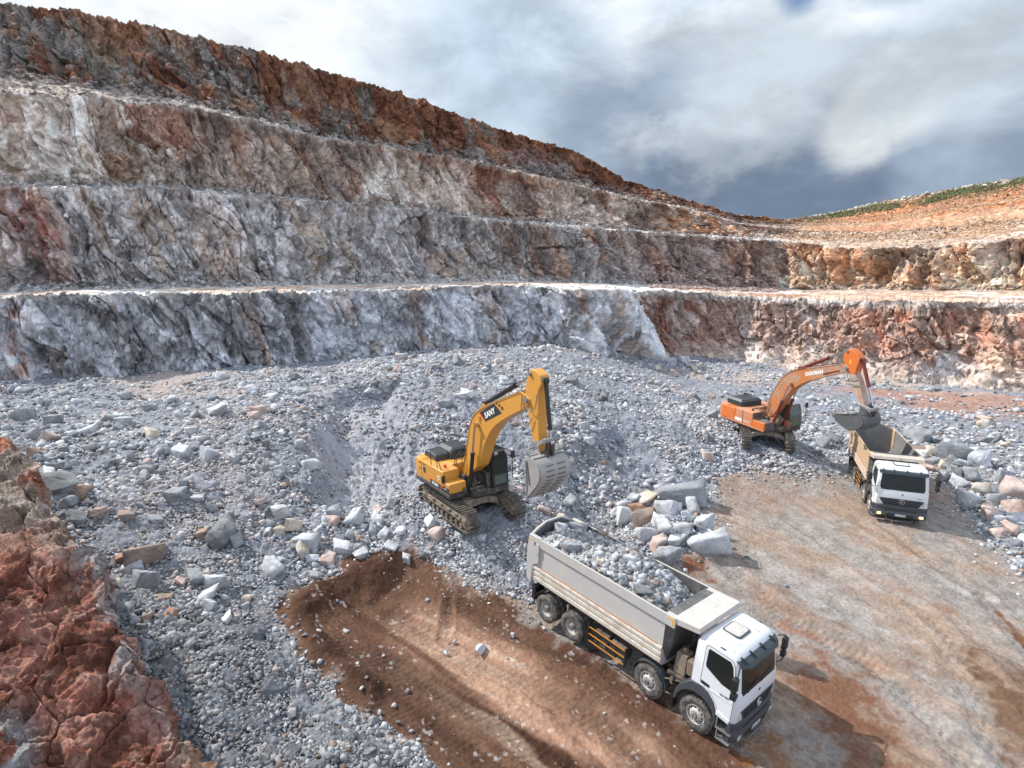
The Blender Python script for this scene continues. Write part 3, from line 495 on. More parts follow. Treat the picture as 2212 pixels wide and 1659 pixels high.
# ================================================================ the red outcrop at the near left
def build_outcrop():
    SIL = [(900,-120),(935,-20),(950,8),(962,42),(1000,80),(1090,106),(1150,135),(1172,160),(1182,196),(1215,215),(1262,228),(1312,226),(1350,250),(1400,288),(1470,330),(1530,345),(1570,362),(1620,396),(1659,412),(1760,470),(1900,540)]
    sy = [a for a, b in SIL]; sx = [b for a, b in SIL]
    nr, nc, nd_ = 420, 420, 60
    py = np.linspace(900, 1900, nr); sil = np.interp(py, sy, sx)
    w_ = np.linspace(0, 1, nc) ** .8
    PX = -520 + (sil[:, None] + 520) * w_[None]; PY = py[:, None] + 0 * PX
    D = np.interp(py, [900, 1000, 1200, 1400, 1659, 1900], [23, 20.5, 16.2, 13.6, 11.3, 9.6])[:, None] + 0 * PX
    D = D - 2.2 * (1 - w_)[None] ** 1.5
    a = (PX - 1106) / (2212 * FW); b = -(PY - 829.5) / (2212 * FW); d = a[..., None] * CR + b[..., None] * CU + _f
    s = D / d[..., 1]; V = np.stack([d[..., 0] * s, D, CAM_H + d[..., 2] * s], -1)
    # the far side drops away to the rubble
    last = V[:, -1]; ext = []; k9 = np.ones(31) / 31; lsm = np.stack([np.convolve(np.pad(last[:, i], 15, 'edge'), k9, 'valid') for i in range(3)], 1)
    for k in range(1, nd_ + 1):
        t = k / nd_; q = last * max(0, 1 - 6 * t) + lsm * min(1, 6 * t); q[:, :2] *= 1 + .13 * t ** .8; q[:, 2] = last[:, 2] * (1 - t ** 1.2) - .8 * t; ext.append(q)
    E = np.stack(ext, 1); V = np.concatenate([V, E], 1)
    # top row falls behind too
    tr = V[:1].copy(); t2 = np.concatenate([tr + np.array([0, 1.0 * k, -1.6 * k]) for k in (6, 4.5, 3, 2, 1, .4)], 0); V = np.concatenate([t2, V], 0)
    nr_ = np.cross(np.gradient(V, axis=1), np.gradient(V, axis=0)); nr_ /= np.linalg.norm(nr_, axis=-1)[..., None] + 1e-9; nr_ *= np.sign((nr_ * (np.array([0, 0, CAM_H]) - V)).sum(-1) + 1e-9)[..., None]
    kk = np.ones(25) / 25
    for ax_ in (0, 1): nr_ = np.apply_along_axis(lambda r_: np.convolve(np.pad(r_, 12, 'edge'), kk, 'valid'), ax_, nr_)
    nr_ /= np.linalg.norm(nr_, axis=-1)[..., None] + 1e-9
    x, y, z = V[..., 0], V[..., 1], V[..., 2]; wx = x + .8 * (fbm(x * .7, y * .7, z * .7, 3, 505) - .5); wz = z + .8 * (fbm(x * .7, y * .7, z * .7, 3, 506) - .5)
    f0, i0, e0 = facets(wx * .75, y * .75, wz * .45, 501, 1.5); f1, i1, e1 = facets(wx * 1.7, y * 1.7, wz * 1.2, 511, 1.6); f2, i2, e2 = facets(wx * 4.2, y * 4.2, wz * 3.4, 521, 1.6); f3, i3, e3 = facets(x * 10, y * 10, z * 9, 531, 1.6)
    f0, f1, f2, f3 = f0 * sstep(0, .22, e0), f1 * sstep(0, .22, e1), f2 * sstep(0, .25, e2), f3 * sstep(0, .3, e3)
    V = V + nr_ * ((.24 * f0 + .15 * f1 + .07 * f2 + .035 * f3 + .75 * (fbm(x * .5, y * .5, z * .5, 5, 535, .42) - .5) - .18 * sstep(.045, 0, e0)) * np.concatenate([np.ones(nc), np.linspace(1, .45, nd_)])[None])[..., None]
    pad = lambda q, v: np.concatenate([np.full((6, nc + nd_), v), np.concatenate([q, np.repeat(q[:, -1:], nd_, 1)], 1)], 0)
    X, Y, Z = V[..., 0], V[..., 1], V[..., 2]; UX, UY = pad(PX, -200.), pad(PY, 900.)
    n1 = fbm(X * .35, Y * .35, Z * .35, 4, 551); n2 = fbm(X * 1.2, Y * 1.2, Z * 1.2, 4, 561); n3 = fbm(X * 4, Y * 4, Z * 4, 4, 571)
    C = mixc(np.ones(V.shape) * np.array([.225, .088, .060]), (.31, .15, .115), sstep(.42, .62, n2)); C = mixc(C, (.42, .26, .20), sstep(.58, .70, n3) * .6); C = mixc(C, (.10,.035,.022), sstep(.55, .7, 1 - n2) * .7)
    w3 = sstep(.38, .6, n3)
    up = sstep(1240, 1090, UY + (n1 - .5) * 260)
    C = lerp(C, mixc(np.ones(V.shape) * np.array([.20, .165, .13]), (.34, .30, .26), sstep(.45, .6, n2)), (up * .85)[..., None]); C = mixc(C, (.36, .12, .06), up * sstep(.54, .62, n1) * .8)
    gr = np.exp(-((UX - (200 + (UY - 1180) * .30)) / 60) ** 2) * sstep(1120, 1180, UY) * sstep(1560, 1400, UY)
    C = mixc(C, (.30, .29, .30), gr * sstep(.46, .56, n2) * .9); C = mixc(C, (.28,.28,.29), sstep(1500, 1600, UY) * sstep(110, 40, UX) * sstep(.40,.5,n2))
    C = mixc(C, (.38, .29, .27), np.exp(-((UX - np.interp(UY, sy, sx)) / 35) ** 2) * .65 * sstep(1200, 1300, UY) * w3); C = mixc(C, (.33,.24,.14), np.exp(-((UX - np.interp(UY, sy, sx)) / 14) ** 2) * sstep(1560, 1620, UY) * .4)
    C = C * (.66 + .40 * i1 + .30 * i2)[..., None]
    me = np_mesh('rock_outcrop', V.reshape(-1, 3), grid_faces(nr + 6, nc + nd_), np.clip(C, .01, .8).reshape(-1, 3))
    tag(link('rock_outcrop', me, M_OUT), 'rough red and brown rock outcrop filling the bottom left corner', 'rock outcrop', kind='structure')
build_ground()
CLV, CLU, CLB, CLT = build_cliff()
build_outcrop()
# ================================================================ machine building helpers
class MB:
    def __init__(s): s.v = []; s.f = []; s.m = []; s.mi = 0
    def add(s, V, F):
        o = len(s.v); s.v += [tuple(map(float, p)) for p in V]; s.f += [tuple(i + o for i in f) for f in F]; s.m += [s.mi] * len(F); return s
    def hexa(s, P): return s.add(P, [(0,3,2,1),(4,5,6,7),(0,1,5,4),(1,2,6,5),(2,3,7,6),(3,0,4,7)])
    def box(s, x0, x1, y0, y1, z0, z1): return s.hexa([(x0,y0,z0),(x1,y0,z0),(x1,y1,z0),(x0,y1,z0),(x0,y0,z1),(x1,y0,z1),(x1,y1,z1),(x0,y1,z1)])
    def loft(s, rings, cap=True):
        n = len(rings[0]); V = [p for r in rings for p in r]; F = []
        for k in range(len(rings) - 1):
            for i in range(n): j = (i + 1) % n; F.append((k*n+i, k*n+j, (k+1)*n+j, (k+1)*n+i))
        if cap: F.append(tuple(range(n))[::-1]); F.append(tuple((len(rings)-1)*n+i for i in range(n)))
        return s.add(V, F)
    def pxz(s, prof, y0, y1): return s.loft([[(x, y0, z) for x, z in prof], [(x, y1, z) for x, z in prof]])
    def pyz(s, prof, x0, x1): return s.loft([[(x0, y, z) for y, z in prof], [(x1, y, z) for y, z in prof]])
    def pxy(s, prof, z0, z1): return s.loft([[(x, y, z0) for x, y in prof], [(x, y, z1) for x, y in prof]])
    def cyl(s, a, b, r, n=14, r2=None, cap=True):
        a, b = Vector(a), Vector(b); d = (b - a).normalized(); u = d.orthogonal().normalized(); w = d.cross(u); r2 = r if r2 is None else r2
        return s.loft([[a + (u * cos(2*pi*i/n) + w * sin(2*pi*i/n)) * r for i in range(n)], [b + (u * cos(2*pi*i/n) + w * sin(2*pi*i/n)) * r2 for i in range(n)]], cap)
    def tube(s, pts, r, n=7):
        P = [Vector(p) for p in pts]; rings = []; u = None
        for i, p in enumerate(P):
            d = ((P[min(i+1, len(P)-1)] - P[max(i-1, 0)])).normalized()
            u = d.orthogonal().normalized() if u is None else (u - d * u.dot(d)).normalized(); w = d.cross(u)
            rings.append([p + (u * cos(2*pi*k/n) + w * sin(2*pi*k/n)) * r for k in range(n)])
        return s.loft(rings)
    def lathe(s, prof, c, n=40, closed=False):
        # prof (radius, y) turned about the y axis through c=(x, z)
        rings = [[(c[0] + r * cos(2*pi*i/n), y, c[1] + r * sin(2*pi*i/n)) for i in range(n)] for r, y in prof]
        if closed: rings.append(rings[0])
        return s.loft(rings, False)
    def strip(s, prof, h0, h1, thick):
        # a curved plate: (x,z) path, width y from h0 to h1
        n = len(prof); P = []
        for i, (x, z) in enumerate(prof):
            a = prof[max(i-1, 0)]; b = prof[min(i+1, n-1)]; dx, dz = b[0]-a[0], b[1]-a[1]; l = math.hypot(dx, dz) or 1; P.append((-dz/l*thick, dx/l*thick))
        o = [(x, z) for x, z in prof]; q = [(x+p[0], z+p[1]) for (x, z), p in zip(prof, P)]
        for i in range(n-1):
            s.hexa([(o[i][0],h0,o[i][1]),(o[i+1][0],h0,o[i+1][1]),(o[i+1][0],h1,o[i+1][1]),(o[i][0],h1,o[i][1]),(q[i][0],h0,q[i][1]),(q[i+1][0],h0,q[i+1][1]),(q[i+1][0],h1,q[i+1][1]),(q[i][0],h1,q[i][1])])
        return s
    def build(s, name, mats, parent=None, bevel=0, ang=38, smooth=True, label=None, seg=2):
        me = bpy.data.meshes.new(name); me.from_pydata(s.v, [], s.f)
        bm = bmesh.new(); bm.from_mesh(me); bmesh.ops.recalc_face_normals(bm, faces=bm.faces); bm.to_mesh(me); bm.free()
        me.polygons.foreach_set('material_index', s.m)
        if smooth:
            me.polygons.foreach_set('use_smooth', [True] * len(me.polygons)); me.set_sharp_from_angle(angle=radians(ang))
        o = link(name, me, mats, parent)
        if bevel:
            b = o.modifiers.new('bevel', 'BEVEL'); b.width = bevel; b.segments = seg; b.limit_method = 'ANGLE'; b.angle_limit = radians(35)
        if label: o['label'] = label
        return o
def text(txt, size, mat, parent, M, name='lettering', ext=.004, shear=0, xs=1.0, off=.0):
    cu = bpy.data.curves.new(name, 'FONT'); cu.body = txt; cu.size = size; cu.extrude = ext; cu.shear = shear; cu.offset = off; cu.resolution_u = 3
    t = bpy.data.objects.new(name, cu); COL.objects.link(t); dg = bpy.context.evaluated_depsgraph_get(); me = bpy.data.meshes.new_from_object(t.evaluated_get(dg))
    bpy.data.objects.remove(t); me.name = name; me.materials.clear(); me.transform(Matrix.Diagonal((xs, 1, 1, 1))); me.transform(M)
    return link(name, me, mat, parent)
def frame(o, ux, uy):
    # matrix taking text x/y to directions ux, uy at o
    ux = Vector(ux).normalized(); uy = Vector(uy).normalized(); uz = ux.cross(uy)
    return Matrix(((ux.x, uy.x, uz.x, o[0]), (ux.y, uy.y, uz.y, o[1]), (ux.z, uy.z, uz.z, o[2]), (0, 0, 0, 1)))
def paint(name, col, rough=.45, dust=.35, dcol=(.42, .36, .30), scale=3.0, metal=0.0, up=.5, coat=0.0, rust=None):
    # paint with dust and scratches that belong to the surface; a little more dust settles on level faces
    m, t, b = newmat(name); L = t.links.new
    tcn = nd(t, 'ShaderNodeTexCoord'); g = nd(t, 'ShaderNodeNewGeometry')
    n = nd(t, 'ShaderNodeTexNoise'); n.inputs['Scale'].default_value = scale; n.inputs['Detail'].default_value = 8; n.inputs['Roughness'].default_value = .7; L(tcn.outputs['Object'], n.inputs[0])
    mp = nd(t, 'ShaderNodeMapping'); mp.inputs['Scale'].default_value = (5, 5, .8); L(tcn.outputs['Object'], mp.inputs[0])
    n2 = nd(t, 'ShaderNodeTexNoise'); n2.inputs['Scale'].default_value = 1.6; n2.inputs['Detail'].default_value = 5; L(mp.outputs[0], n2.inputs[0])
    sp = nd(t, 'ShaderNodeSeparateXYZ'); L(g.outputs['Normal'], sp.inputs[0])
    a = nd(t, 'ShaderNodeMath', operation='MULTIPLY_ADD'); L(sp.outputs[2], a.inputs[0]); a.inputs[1].default_value = up * .22; L(n.outputs[0], a.inputs[2])
    a2 = nd(t, 'ShaderNodeMath', operation='MULTIPLY_ADD'); L(n2.outputs[0], a2.inputs[0]); a2.inputs[1].default_value = .35; L(a.outputs[0], a2.inputs[2])
    mr = nd(t, 'ShaderNodeMapRange'); mr.interpolation_type = 'SMOOTHSTEP'; L(a2.outputs[0], mr.inputs[0]); mr.inputs[1].default_value = .85 - .45 * dust; mr.inputs[2].default_value = 1.10 - .45 * dust; mr.inputs[4].default_value = min(1, dust * 1.6)
    mx = nd(t, 'ShaderNodeMix', data_type='RGBA'); L(mr.outputs[0], mx.inputs[0]); mx.inputs[6].default_value = (*col, 1); mx.inputs[7].default_value = (*dcol, 1); last = mx.outputs[2]
    if rust:
        n3 = nd(t, 'ShaderNodeTexNoise'); n3.inputs['Scale'].default_value = scale * 1.7; n3.inputs['Detail'].default_value = 9; n3.inputs['Roughness'].default_value = .75; L(tcn.outputs['Object'], n3.inputs[0])
        r2 = nd(t, 'ShaderNodeMapRange'); L(n3.outputs[0], r2.inputs[0]); r2.inputs[1].default_value = .56; r2.inputs[2].default_value = .64; r2.inputs[4].default_value = .85
        m2 = nd(t, 'ShaderNodeMix', data_type='RGBA'); L(r2.outputs[0], m2.inputs[0]); L(last, m2.inputs[6]); m2.inputs[7].default_value = (*rust, 1); last = m2.outputs[2]
    L(last, b.inputs['Base Color']); b.inputs['Metallic'].default_value = metal; b.inputs['Coat Weight'].default_value = coat
    rr = nd(t, 'ShaderNodeMapRange'); L(mr.outputs[0], rr.inputs[0]); rr.inputs[3].default_value = rough; rr.inputs[4].default_value = .85; L(rr.outputs[0], b.inputs['Roughness'])
    bp = nd(t, 'ShaderNodeBump'); bp.inputs['Strength'].default_value = .12; bp.inputs['Distance'].default_value = .02; L(n.outputs[0], bp.inputs['Height']); L(bp.outputs[0], b.inputs['Normal'])
    return m
def plain(name, col, rough=.5, metal=0.0, emit=0, spec=.5):
    m, t, b = newmat(name); b.inputs['Base Color'].default_value = (*col, 1); b.inputs['Roughness'].default_value = rough; b.inputs['Metallic'].default_value = metal; b.inputs['Specular IOR Level'].default_value = spec
    if emit: b.inputs['Emission Color'].default_value = (*col, 1); b.inputs['Emission Strength'].default_value = emit
    return m
M_WHITE = paint('white_cab_paint', (.64, .67, .72), .30, .24, (.50, .45, .40), 2.5, coat=.3)
M_WHITE2 = paint('white_cab_paint_dusty', (.66, .69, .72), .32, .22, (.50, .43, .36), 2.5, coat=.3)
M_DKPL = paint('dark_grey_plastic', (.055, .062, .075), .5, .12, (.24, .22, .20), 5)
M_BLACK = paint('black_plastic', (.018, .019, .022), .45, .06, (.2, .19, .18), 6)
M_CHAS = paint('chassis_steel', (.035, .034, .033), .6, .5, (.20, .155, .12), 5)
M_GLASS = plain('dark_glass', (.014, .018, .018), .10, 0, 0, .35)
M_GLASSG = plain('greenish_cab_glass', (.07, .105, .09), .08, 0, 0, .6)
M_TYRE = paint('tyre_rubber', (.055, .055, .055), .85, .6, (.17, .155, .14), 6, up=.1)
M_RIM = paint('rim_steel', (.46, .45, .43), .45, .30, (.38, .34, .30), 8)
M_RIMD = paint('hub_dirty', (.12, .11, .105), .6, .5, (.30, .26, .23), 9)
M_BOX = paint('light_grey_body_paint', (.43, .43, .43), .5, .48, (.50, .455, .40), 2.2, rust=None)
M_BOXR = paint('scraped_cream_paint', (.56, .535, .48), .55, .46, (.36, .27, .20), 2.6)
M_BOX2 = paint('mud_stained_body_paint', (.46, .32, .20), .65, .50, (.50, .40, .31), 1.6, rust=(.33, .17, .08))
M_BOX2R = paint('mud_stained_rib_paint', (.50, .41, .33), .65, .5, (.43, .31, .22), 2.0, rust=(.30, .19, .12))
M_STEEL = paint('bare_worn_steel', (.20, .20, .205), .55, .45, (.33, .32, .31), 2.5, .2)
M_STEELD = paint('dark_worn_steel', (.10, .10, .105), .55, .40, (.22, .21, .20), 2.5, .2)
M_CANO = paint('dusty_canopy', (.44, .42, .40), .6, .55, (.52, .50, .48), 3)
M_ORTAPE = plain('orange_tape', (.38, .15, .05), .6)
M_YEL = plain('yellow_reflector', (.80, .42, .02), .45)
M_ORBAR = plain('orange_guard_rail', (.46, .20, .035), .6)
M_REDL = plain('red_lens', (.45, .04, .02), .3)
M_CHROME = plain('bright_metal', (.55, .55, .56), .25, .9)
M_LAMPON = plain('lit_lamp', (1.0, .72, .30), .4, 0, 1.6)
M_LENS = plain('lamp_lens', (.45, .47, .48), .15)
M_LETW = plain('white_lettering', (.80, .80, .78), .5)
M_LETB = plain('black_lettering', (.03, .03, .035), .5)
M_LETG = plain('grey_lettering', (.10, .11, .12), .5)
M_PLATE = plain('plate_white', (.66, .67, .68), .5)
M_BLUE = plain('plate_blue', (.05, .12, .40), .5)
def arc(cx, cz, r, a0, a1, n=14): return [(cx + r * cos(radians(a0 + (a1 - a0) * i / n)), cz + r * sin(radians(a0 + (a1 - a0) * i / n))) for i in range(n + 1)]
R_ = .535
def wheel(root, x, side, dual, spin=0.0):
    s = side; c = (x, R_)
    def tyre(y0, y1):
        w = abs(y1 - y0); a, b = sorted((y0, y1)); m = MB()
        prof = [(.30, a + .03), (.36, a + .005), (.45, a), (.505, a + .02), (R_, a + .055), (R_, b - .055), (.505, b - .02), (.45, b), (.36, b - .005), (.30, b - .03)]
        m.lathe(prof, c, 48, True)
        n = 34                                                   # tread lugs
        for k in range(n):
            for j, (ya, yb) in enumerate(((a + .03, a + w * .42), (a + w * .58, b - .03))):
                t0 = 2 * pi * (k + .5 * j) / n; t1 = t0 + 2 * pi / n * .55; P = []
                for r in (R_ - .01, R_ + .014):
                    for t, y in ((t0, ya), (t1, ya), (t1, yb), (t0, yb)): P.append((c[0] + r * cos(t), y, c[1] + r * sin(t)))
                m.hexa(P)
        return m
    yo = s * 1.235
    m = tyre(yo, yo - s * .30)
    if dual:
        m2 = tyre(yo - s * .36, yo - s * .66); m.add(m2.v, m2.f)
    w = m.build('wheel', M_TYRE, root)
    r = MB(); Y = lambda d: yo - s * d
    if dual:
        r.lathe([(.305, Y(.03)), (.30, Y(.05)), (.275, Y(.06)), (.26, Y(.16)), (.235, Y(.17)), (.20, Y(.175)), (0.001, Y(.175))], c, 36)
    else:
        r.lathe([(.305, Y(.03)), (.30, Y(.02)), (.28, Y(.03)), (.27, Y(.10)), (.24, Y(.11)), (.165, Y(.0)), (.15, Y(-.005)), (.10, Y(-.005)), (.001, Y(-.005))], c, 36)
    r.mi = 0
    h = MB()
    if dual:
        h.lathe([(.13, Y(.175)), (.125, Y(.06)), (.10, Y(.02)), (.085, Y(-.0)), (.001, Y(-.0))], c, 20)
    else:
        h.lathe([(.095, Y(0)), (.09, Y(-.05)), (.07, Y(-.07)), (.001, Y(-.07))], c, 20)
    h.mi = 1; q = h
    for k in range(10):
        t = 2 * pi * k / 10 + spin; rr = .165 if dual else .13
        q.cyl((c[0] + rr * cos(t), Y(.18 if dual else .0), c[1] + rr * sin(t)), (c[0] + rr * cos(t), Y(.14 if dual else -.03), c[1] + rr * sin(t)), .017, 6)
    hl = r; hl.mi = 1
    for k in range(10):
        t = 2 * pi * (k + .5) / 10 + spin; rr = .205; d0 = .172 if dual else .055; tilt = 0 if dual else .11/.075*.028
        for (dt) in (0,):
            hl.cyl((c[0] + rr * cos(t), Y(d0 + .02), c[1] + rr * sin(t)), (c[0] + rr * cos(t), Y(d0 - .012), c[1] + rr * sin(t)), .026, 8)
    rim = r.build('rim', [M_RIM, M_BLACK], w); h.build('hub', [M_RIMD, M_RIM], w)
    return w
def truck(name, U, loc, label, boxm, ribm, whitem, lit, intm, plate_no):
    root = empty(name, loc); root.matrix_world = Matrix([[*U[0], loc[0]], [*U[1], loc[1]], [*U[2], loc[2]], [0, 0, 0, 1]])
    tag(root, label, 'dump truck', 'dump trucks in the quarry')
    AX = [0, -1.73, -5.13, -6.47]
    for k, ax in enumerate(AX):
        for s in (-1, 1): wheel(root, ax, s, k > 1, k * .7 + s)
    # ---- chassis
    m = MB()
    for s in (-1, 1):
        m.box(-7.3, .9, s * .43 - .04, s * .43 + .04, .72, 1.0)
        m.box(-1.5, .7, s * .9 - .28 , s * .9 + .28, .98, 1.05) if 0 else None
    for x in (-7.2, -5.8, -4.4, -3.0, -1.1, .5): m.box(x, x + .12, -.40, .40, .76, .96)
    for ax in AX: m.cyl((ax, -.95, R_), (ax, .95, R_), .085, 12); m.loft([[(ax + .2 * cos(t), -.16, R_ + .2 * sin(t)) for t in np.linspace(0, 2*pi, 13)[:-1]], [(ax + .2 * cos(t), .16, R_ + .2 * sin(t)) for t in np.linspace(0, 2*pi, 13)[:-1]]]) if ax < -4 else None
    m.box(-2.6, .3, -.3, .3, .5, 1.3); m.cyl((-4.9, 0, .75), (-1.6, 0, .85), .06)
    for s in (-1, 1): m.box(-5.9, -5.7, s * .5 - .08, s * .5 + .08, .55, 1.1)
    m.build('chassis', M_CHAS, root)
    # ---- tanks and boxes under the body between the axles
    for s in (-1, 1):
        m = MB(); m.box(-4.1, -3.5, s * .95 - .22, s * .95 + .22, .55, 1.0); m.cyl((-3.38, s * .95, .78), (-2.75, s * .95, .78), .24, 20); m.build('fuel_tank', M_CHAS, root, .02)
        # under-run guard with three orange rails
        m = MB(); 
        for x in (-4.33, -2.66): m.box(x - .03, x + .03, s * 1.235 - .03, s * 1.235 + .03, .46, 1.14)
        for x in (-3.9, -3.1): m.box(x - .02, x + .02, s * 1.20 - .015, s * 1.20 + .015, .5, 1.06); m.box(x - .02, x + .02, min(s * .6, s * 1.2), max(s * .6, s * 1.2), .76, .81)
        m.box(-4.33, -2.66, s * 1.20 - .016, s * 1.20 + .016, .88, .93)
        g = m.build('side_guard', M_BLACK, root)
        for z in (.52, .78, 1.04): MB().box(-4.36, -2.63, s * 1.235 - .012, s * 1.235 + .022 * 1, z - .016, z + .018).build('guard_rail', M_ORBAR, g)
    # ---- cab shell: profile lofted over the width, narrower at roof and rounded at the front corners
    prof = [(-.28,1.58),(.05,1.60),(.32,1.50),(.50,1.32),(.60,1.08),(.62,.98),(1.16,.98),(1.205,1.10),(1.215,1.42),(1.20,1.80),(1.165,1.90),(1.03,2.74),(.985,2.88),(.90,2.98),(.76,3.03),(.2,3.07),(-.12,3.07),(-.24,3.02),(-.28,2.92),(-.28,2.3)]
    def hw(z): return 1.215 if z < 1.95 else 1.215 - .095 * ((z - 1.95) / 1.1) ** 1.3
    def ring(s, inset, fx, rz):
        out = []
        for x, z in prof:
            xx = x - fx * sstep(.75, 1.15, x); zz = z - rz * sstep(2.7, 3.0, z); out.append((xx, s * (hw(z) - inset), zz))
        return out
    rings = [ring(-1, 0, .16, .10), ring(-1, .02, .10, .05), ring(-1, .09, .03, .012), ring(-1, .22, 0, 0), ring(1, .22, 0, 0), ring(1, .09, .03, .012), ring(1, .02, .10, .05), ring(1, 0, .16, .10)]
    m = MB(); m.loft(rings); cab = m.build('cab', whitem, root, 0, 30)
    MB().pxz([(-.22,1.0),(.1,1.0),(.1,1.2),(.62,1.02),(1.0,1.02),(1.0,1.3),(.5,1.7),(-.22,1.7)], -1.0, 1.0).build('cab_floor', M_BLACK, root)
    # roof hatch and ribs
    h = MB(); q = lambda x0, x1, y0, y1, r=.1: [(x0+r,y0),(x1-r,y0),(x1-r*.3,y0+r*.3),(x1,y0+r),(x1,y1-r),(x1-r*.3,y1-r*.3),(x1-r,y1),(x0+r,y1),(x0+r*.3,y1-r*.3),(x0,y1-r),(x0,y0+r),(x0+r*.3,y0+r*.3)]
    h.pxy(q(-.02, .58, -.36, .36), 3.03, 3.085); hatch = h.build('roof_hatch', M_DKPL, root, .01)
    MB().pxy(q(.03, .53, -.31, .31, .08), 3.085, 3.097).build('hatch_panel', M_CANO if not lit else whitem, hatch)
    for s in (-1, 1): MB().box(-.16, .72, s * .55 - .02, s * .55 + .02, 3.05, 3.072).build('roof_rib', whitem, root, .008); MB().box(-.16, .74, s * .95 - .02, s * .95 + .02, 3.02, 3.055).build('roof_rib', whitem, root, .008)
    MB().box(.38, .55, -1.1, -1.06, 2.99, 3.03).build('marker_lamp', M_BLACK, root, .01); MB().box(.38, .55, 1.06, 1.1, 2.99, 3.03).build('marker_lamp', M_BLACK, root, .01)
    # windscreen
    def front_pt(y, z, d=.0):
        xs = np.interp(z, [.98,1.10,1.42,1.80,1.90,2.74,2.88,2.98], [1.16,1.205,1.215,1.20,1.165,1.03,.985,.90]); e = abs(y) / hw(z)
        f_ = .16 * sstep(.80, 1.0, e) ** 1.2; return (xs - f_ + d, y, z)
    def panel(zs, yf, d, th=.02):
        m = MB(); ys = np.linspace(-1, 1, 21); rr = []
        for z in zs: rr.append([front_pt(y * yf(z), z, d) for y in ys])
        V = [p for r in rr for p in r]; V += [(p[0] - th, p[1], p[2]) for p in V]; n = len(ys); k = len(zs); N_ = n * k; F = []
        for i in range(k - 1):
            for j in range(n - 1): a = i * n + j; F.append((a, a+1, a+n+1, a+n)); F.append((a+N_, a+n+N_, a+n+1+N_, a+1+N_))
        for j in range(n - 1): F.append((j, j+N_, j+1+N_, j+1)); a = (k-1)*n + j; F.append((a, a+1, a+1+N_, a+N_))
        for i in range(k - 1): F.append((i*n, (i+1)*n, (i+1)*n+N_, i*n+N_)); a = i*n+n-1; F.append((a, a+N_, a+n+N_, a+n))
        return m.add(V, F)
    wz = np.linspace(1.86, 2.80, 9)
    ws = panel(wz, lambda z: hw(z) - .055, .008).build('windscreen_surround', M_BLACK, root)
    g = panel(np.linspace(1.95, 2.74, 7), lambda z: hw(z) - .12, .016).build('windscreen', M_GLASS, root)
    m = MB()
    for y0 in (-.75, .05): m.tube([(1.21, y0, 1.90), (1.20, y0 + .35, 1.99), (1.185, y0 + .72, 2.06)], .012, 5)
    m.build('wiper', M_BLACK, root)
    # sun visor
    m = MB()
    ys = np.linspace(-1.10, 1.10, 15); ringsv = []
    for y in ys:
        e = sstep(.75, 1.0, abs(y) / 1.1) * .14; ringsv.append([(1.00 - e, y, 2.90), (1.16 - e, y, 2.86), (1.235 - e, y, 2.74), (1.225 - e, y, 2.73), (1.14 - e, y, 2.84), (1.00 - e, y, 2.875)])
    m.loft(ringsv); v = m.build('sun_visor', plain('visor_tint', (.02,.035,.045), .12), root)
    for y in (-.95, -.45, .15, .75): MB().hexa([(.94,y-.012,2.93),(1.2,y-.012,2.86),(1.2,y+.012,2.86),(.94,y+.012,2.93),(.95,y-.012,2.98),(1.12,y-.012,2.93),(1.12,y+.012,2.93),(.95,y+.012,2.98)]).build('visor_bracket', M_BLACK, root)
    # doors with windows
    for s in (-1, 1):
        Y = lambda z, d: s * (hw(z) + d)
        def plate(P, d0, d1, name, mat, par, bevel=0):
            a = [(x - (0.0), Y(z, d0), z) for x, z in P]; b = [(x, Y(z, d1), z) for x, z in P]; return MB().loft([a, b]).build(name, mat, par, bevel)
        dp = [(.0,1.68),(.14,1.66),(.36,1.54),(.56,1.32),(.645,1.10),(1.03,1.06),(1.045,1.5),(1.04,1.95),(.93,2.70),(.83,2.86),(.06,2.91),(.0,2.84)]
        d = plate(dp, -.01, .004, 'door', whitem, root)
        # seam around the door
        m = MB(); pts = [(x, Y(z, .003), z) for x, z in dp + dp[:1]]; m.tube(pts, .008, 5); m.build('door_seam', M_LETG, d)
        plate([(.09,2.32),(.12,2.25),(.62,2.03),(.99,1.99),(.98,2.15),(.87,2.68),(.78,2.80),(.12,2.82),(.09,2.78)], .0, .010, 'window', M_GLASS, d)
        plate([(.03,1.69),(.29,1.66),(.29,1.75),(.03,1.78)], .0, .012, 'handle', M_BLACK, d)
        plate([(.0,1.60),(1.04,1.60),(1.04,1.635),(.0,1.635)], .0, .012, 'door_crease', whitem, d)
        tm = frame((.62 if s < 0 else 1.0, Y(1.64, .010), 1.665), (1 if s < 0 else -1, 0, 0), (0, 0, 1)); text('4140', .115, M_LETG, d, tm, xs=1.25, ext=.003)
        # white corner fairing below the door, steps, wheel-arch, mudflap
        m = MB(); m.pxz([(.60,1.0),(1.02,.93),(1.04,1.08),(.66,1.16),(.60,1.12)], min(Y(1,-.12), Y(1,.035)), max(Y(1,-.12), Y(1,.035))); m.build('sill_fairing', whitem, root, .03)
        for (x0, x1, z) in ((.66,1.12,.66),(.70,1.12,.34)):
            m = MB(); m.box(x0, x1, min(s*.98, s*1.27), max(s*.98, s*1.27), z - .03, z)
            for k in range(7):
                xx = x0 + (x1 - x0) * (k + .5) / 7; m.box(xx - .012, xx + .012, min(s*1.0, s*1.26), max(s*1.0, s*1.26), z, z + .012)
            m.box(x0, x0 + .03, min(s*1.2, s*1.25), max(s*1.2, s*1.25), z, z + .3); m.build('step', M_STEEL, root)
        m = MB(); o = arc(0, R_, .76, 175, 0, 20)
        o = [(-.78,.62)] + [(-.74,.95),(-.62,1.22),(-.42,1.43),(-.26,1.57),(.03,1.61),(.28,1.53),(.46,1.36),(.58,1.12),(.63,.88),(.62,.62)]
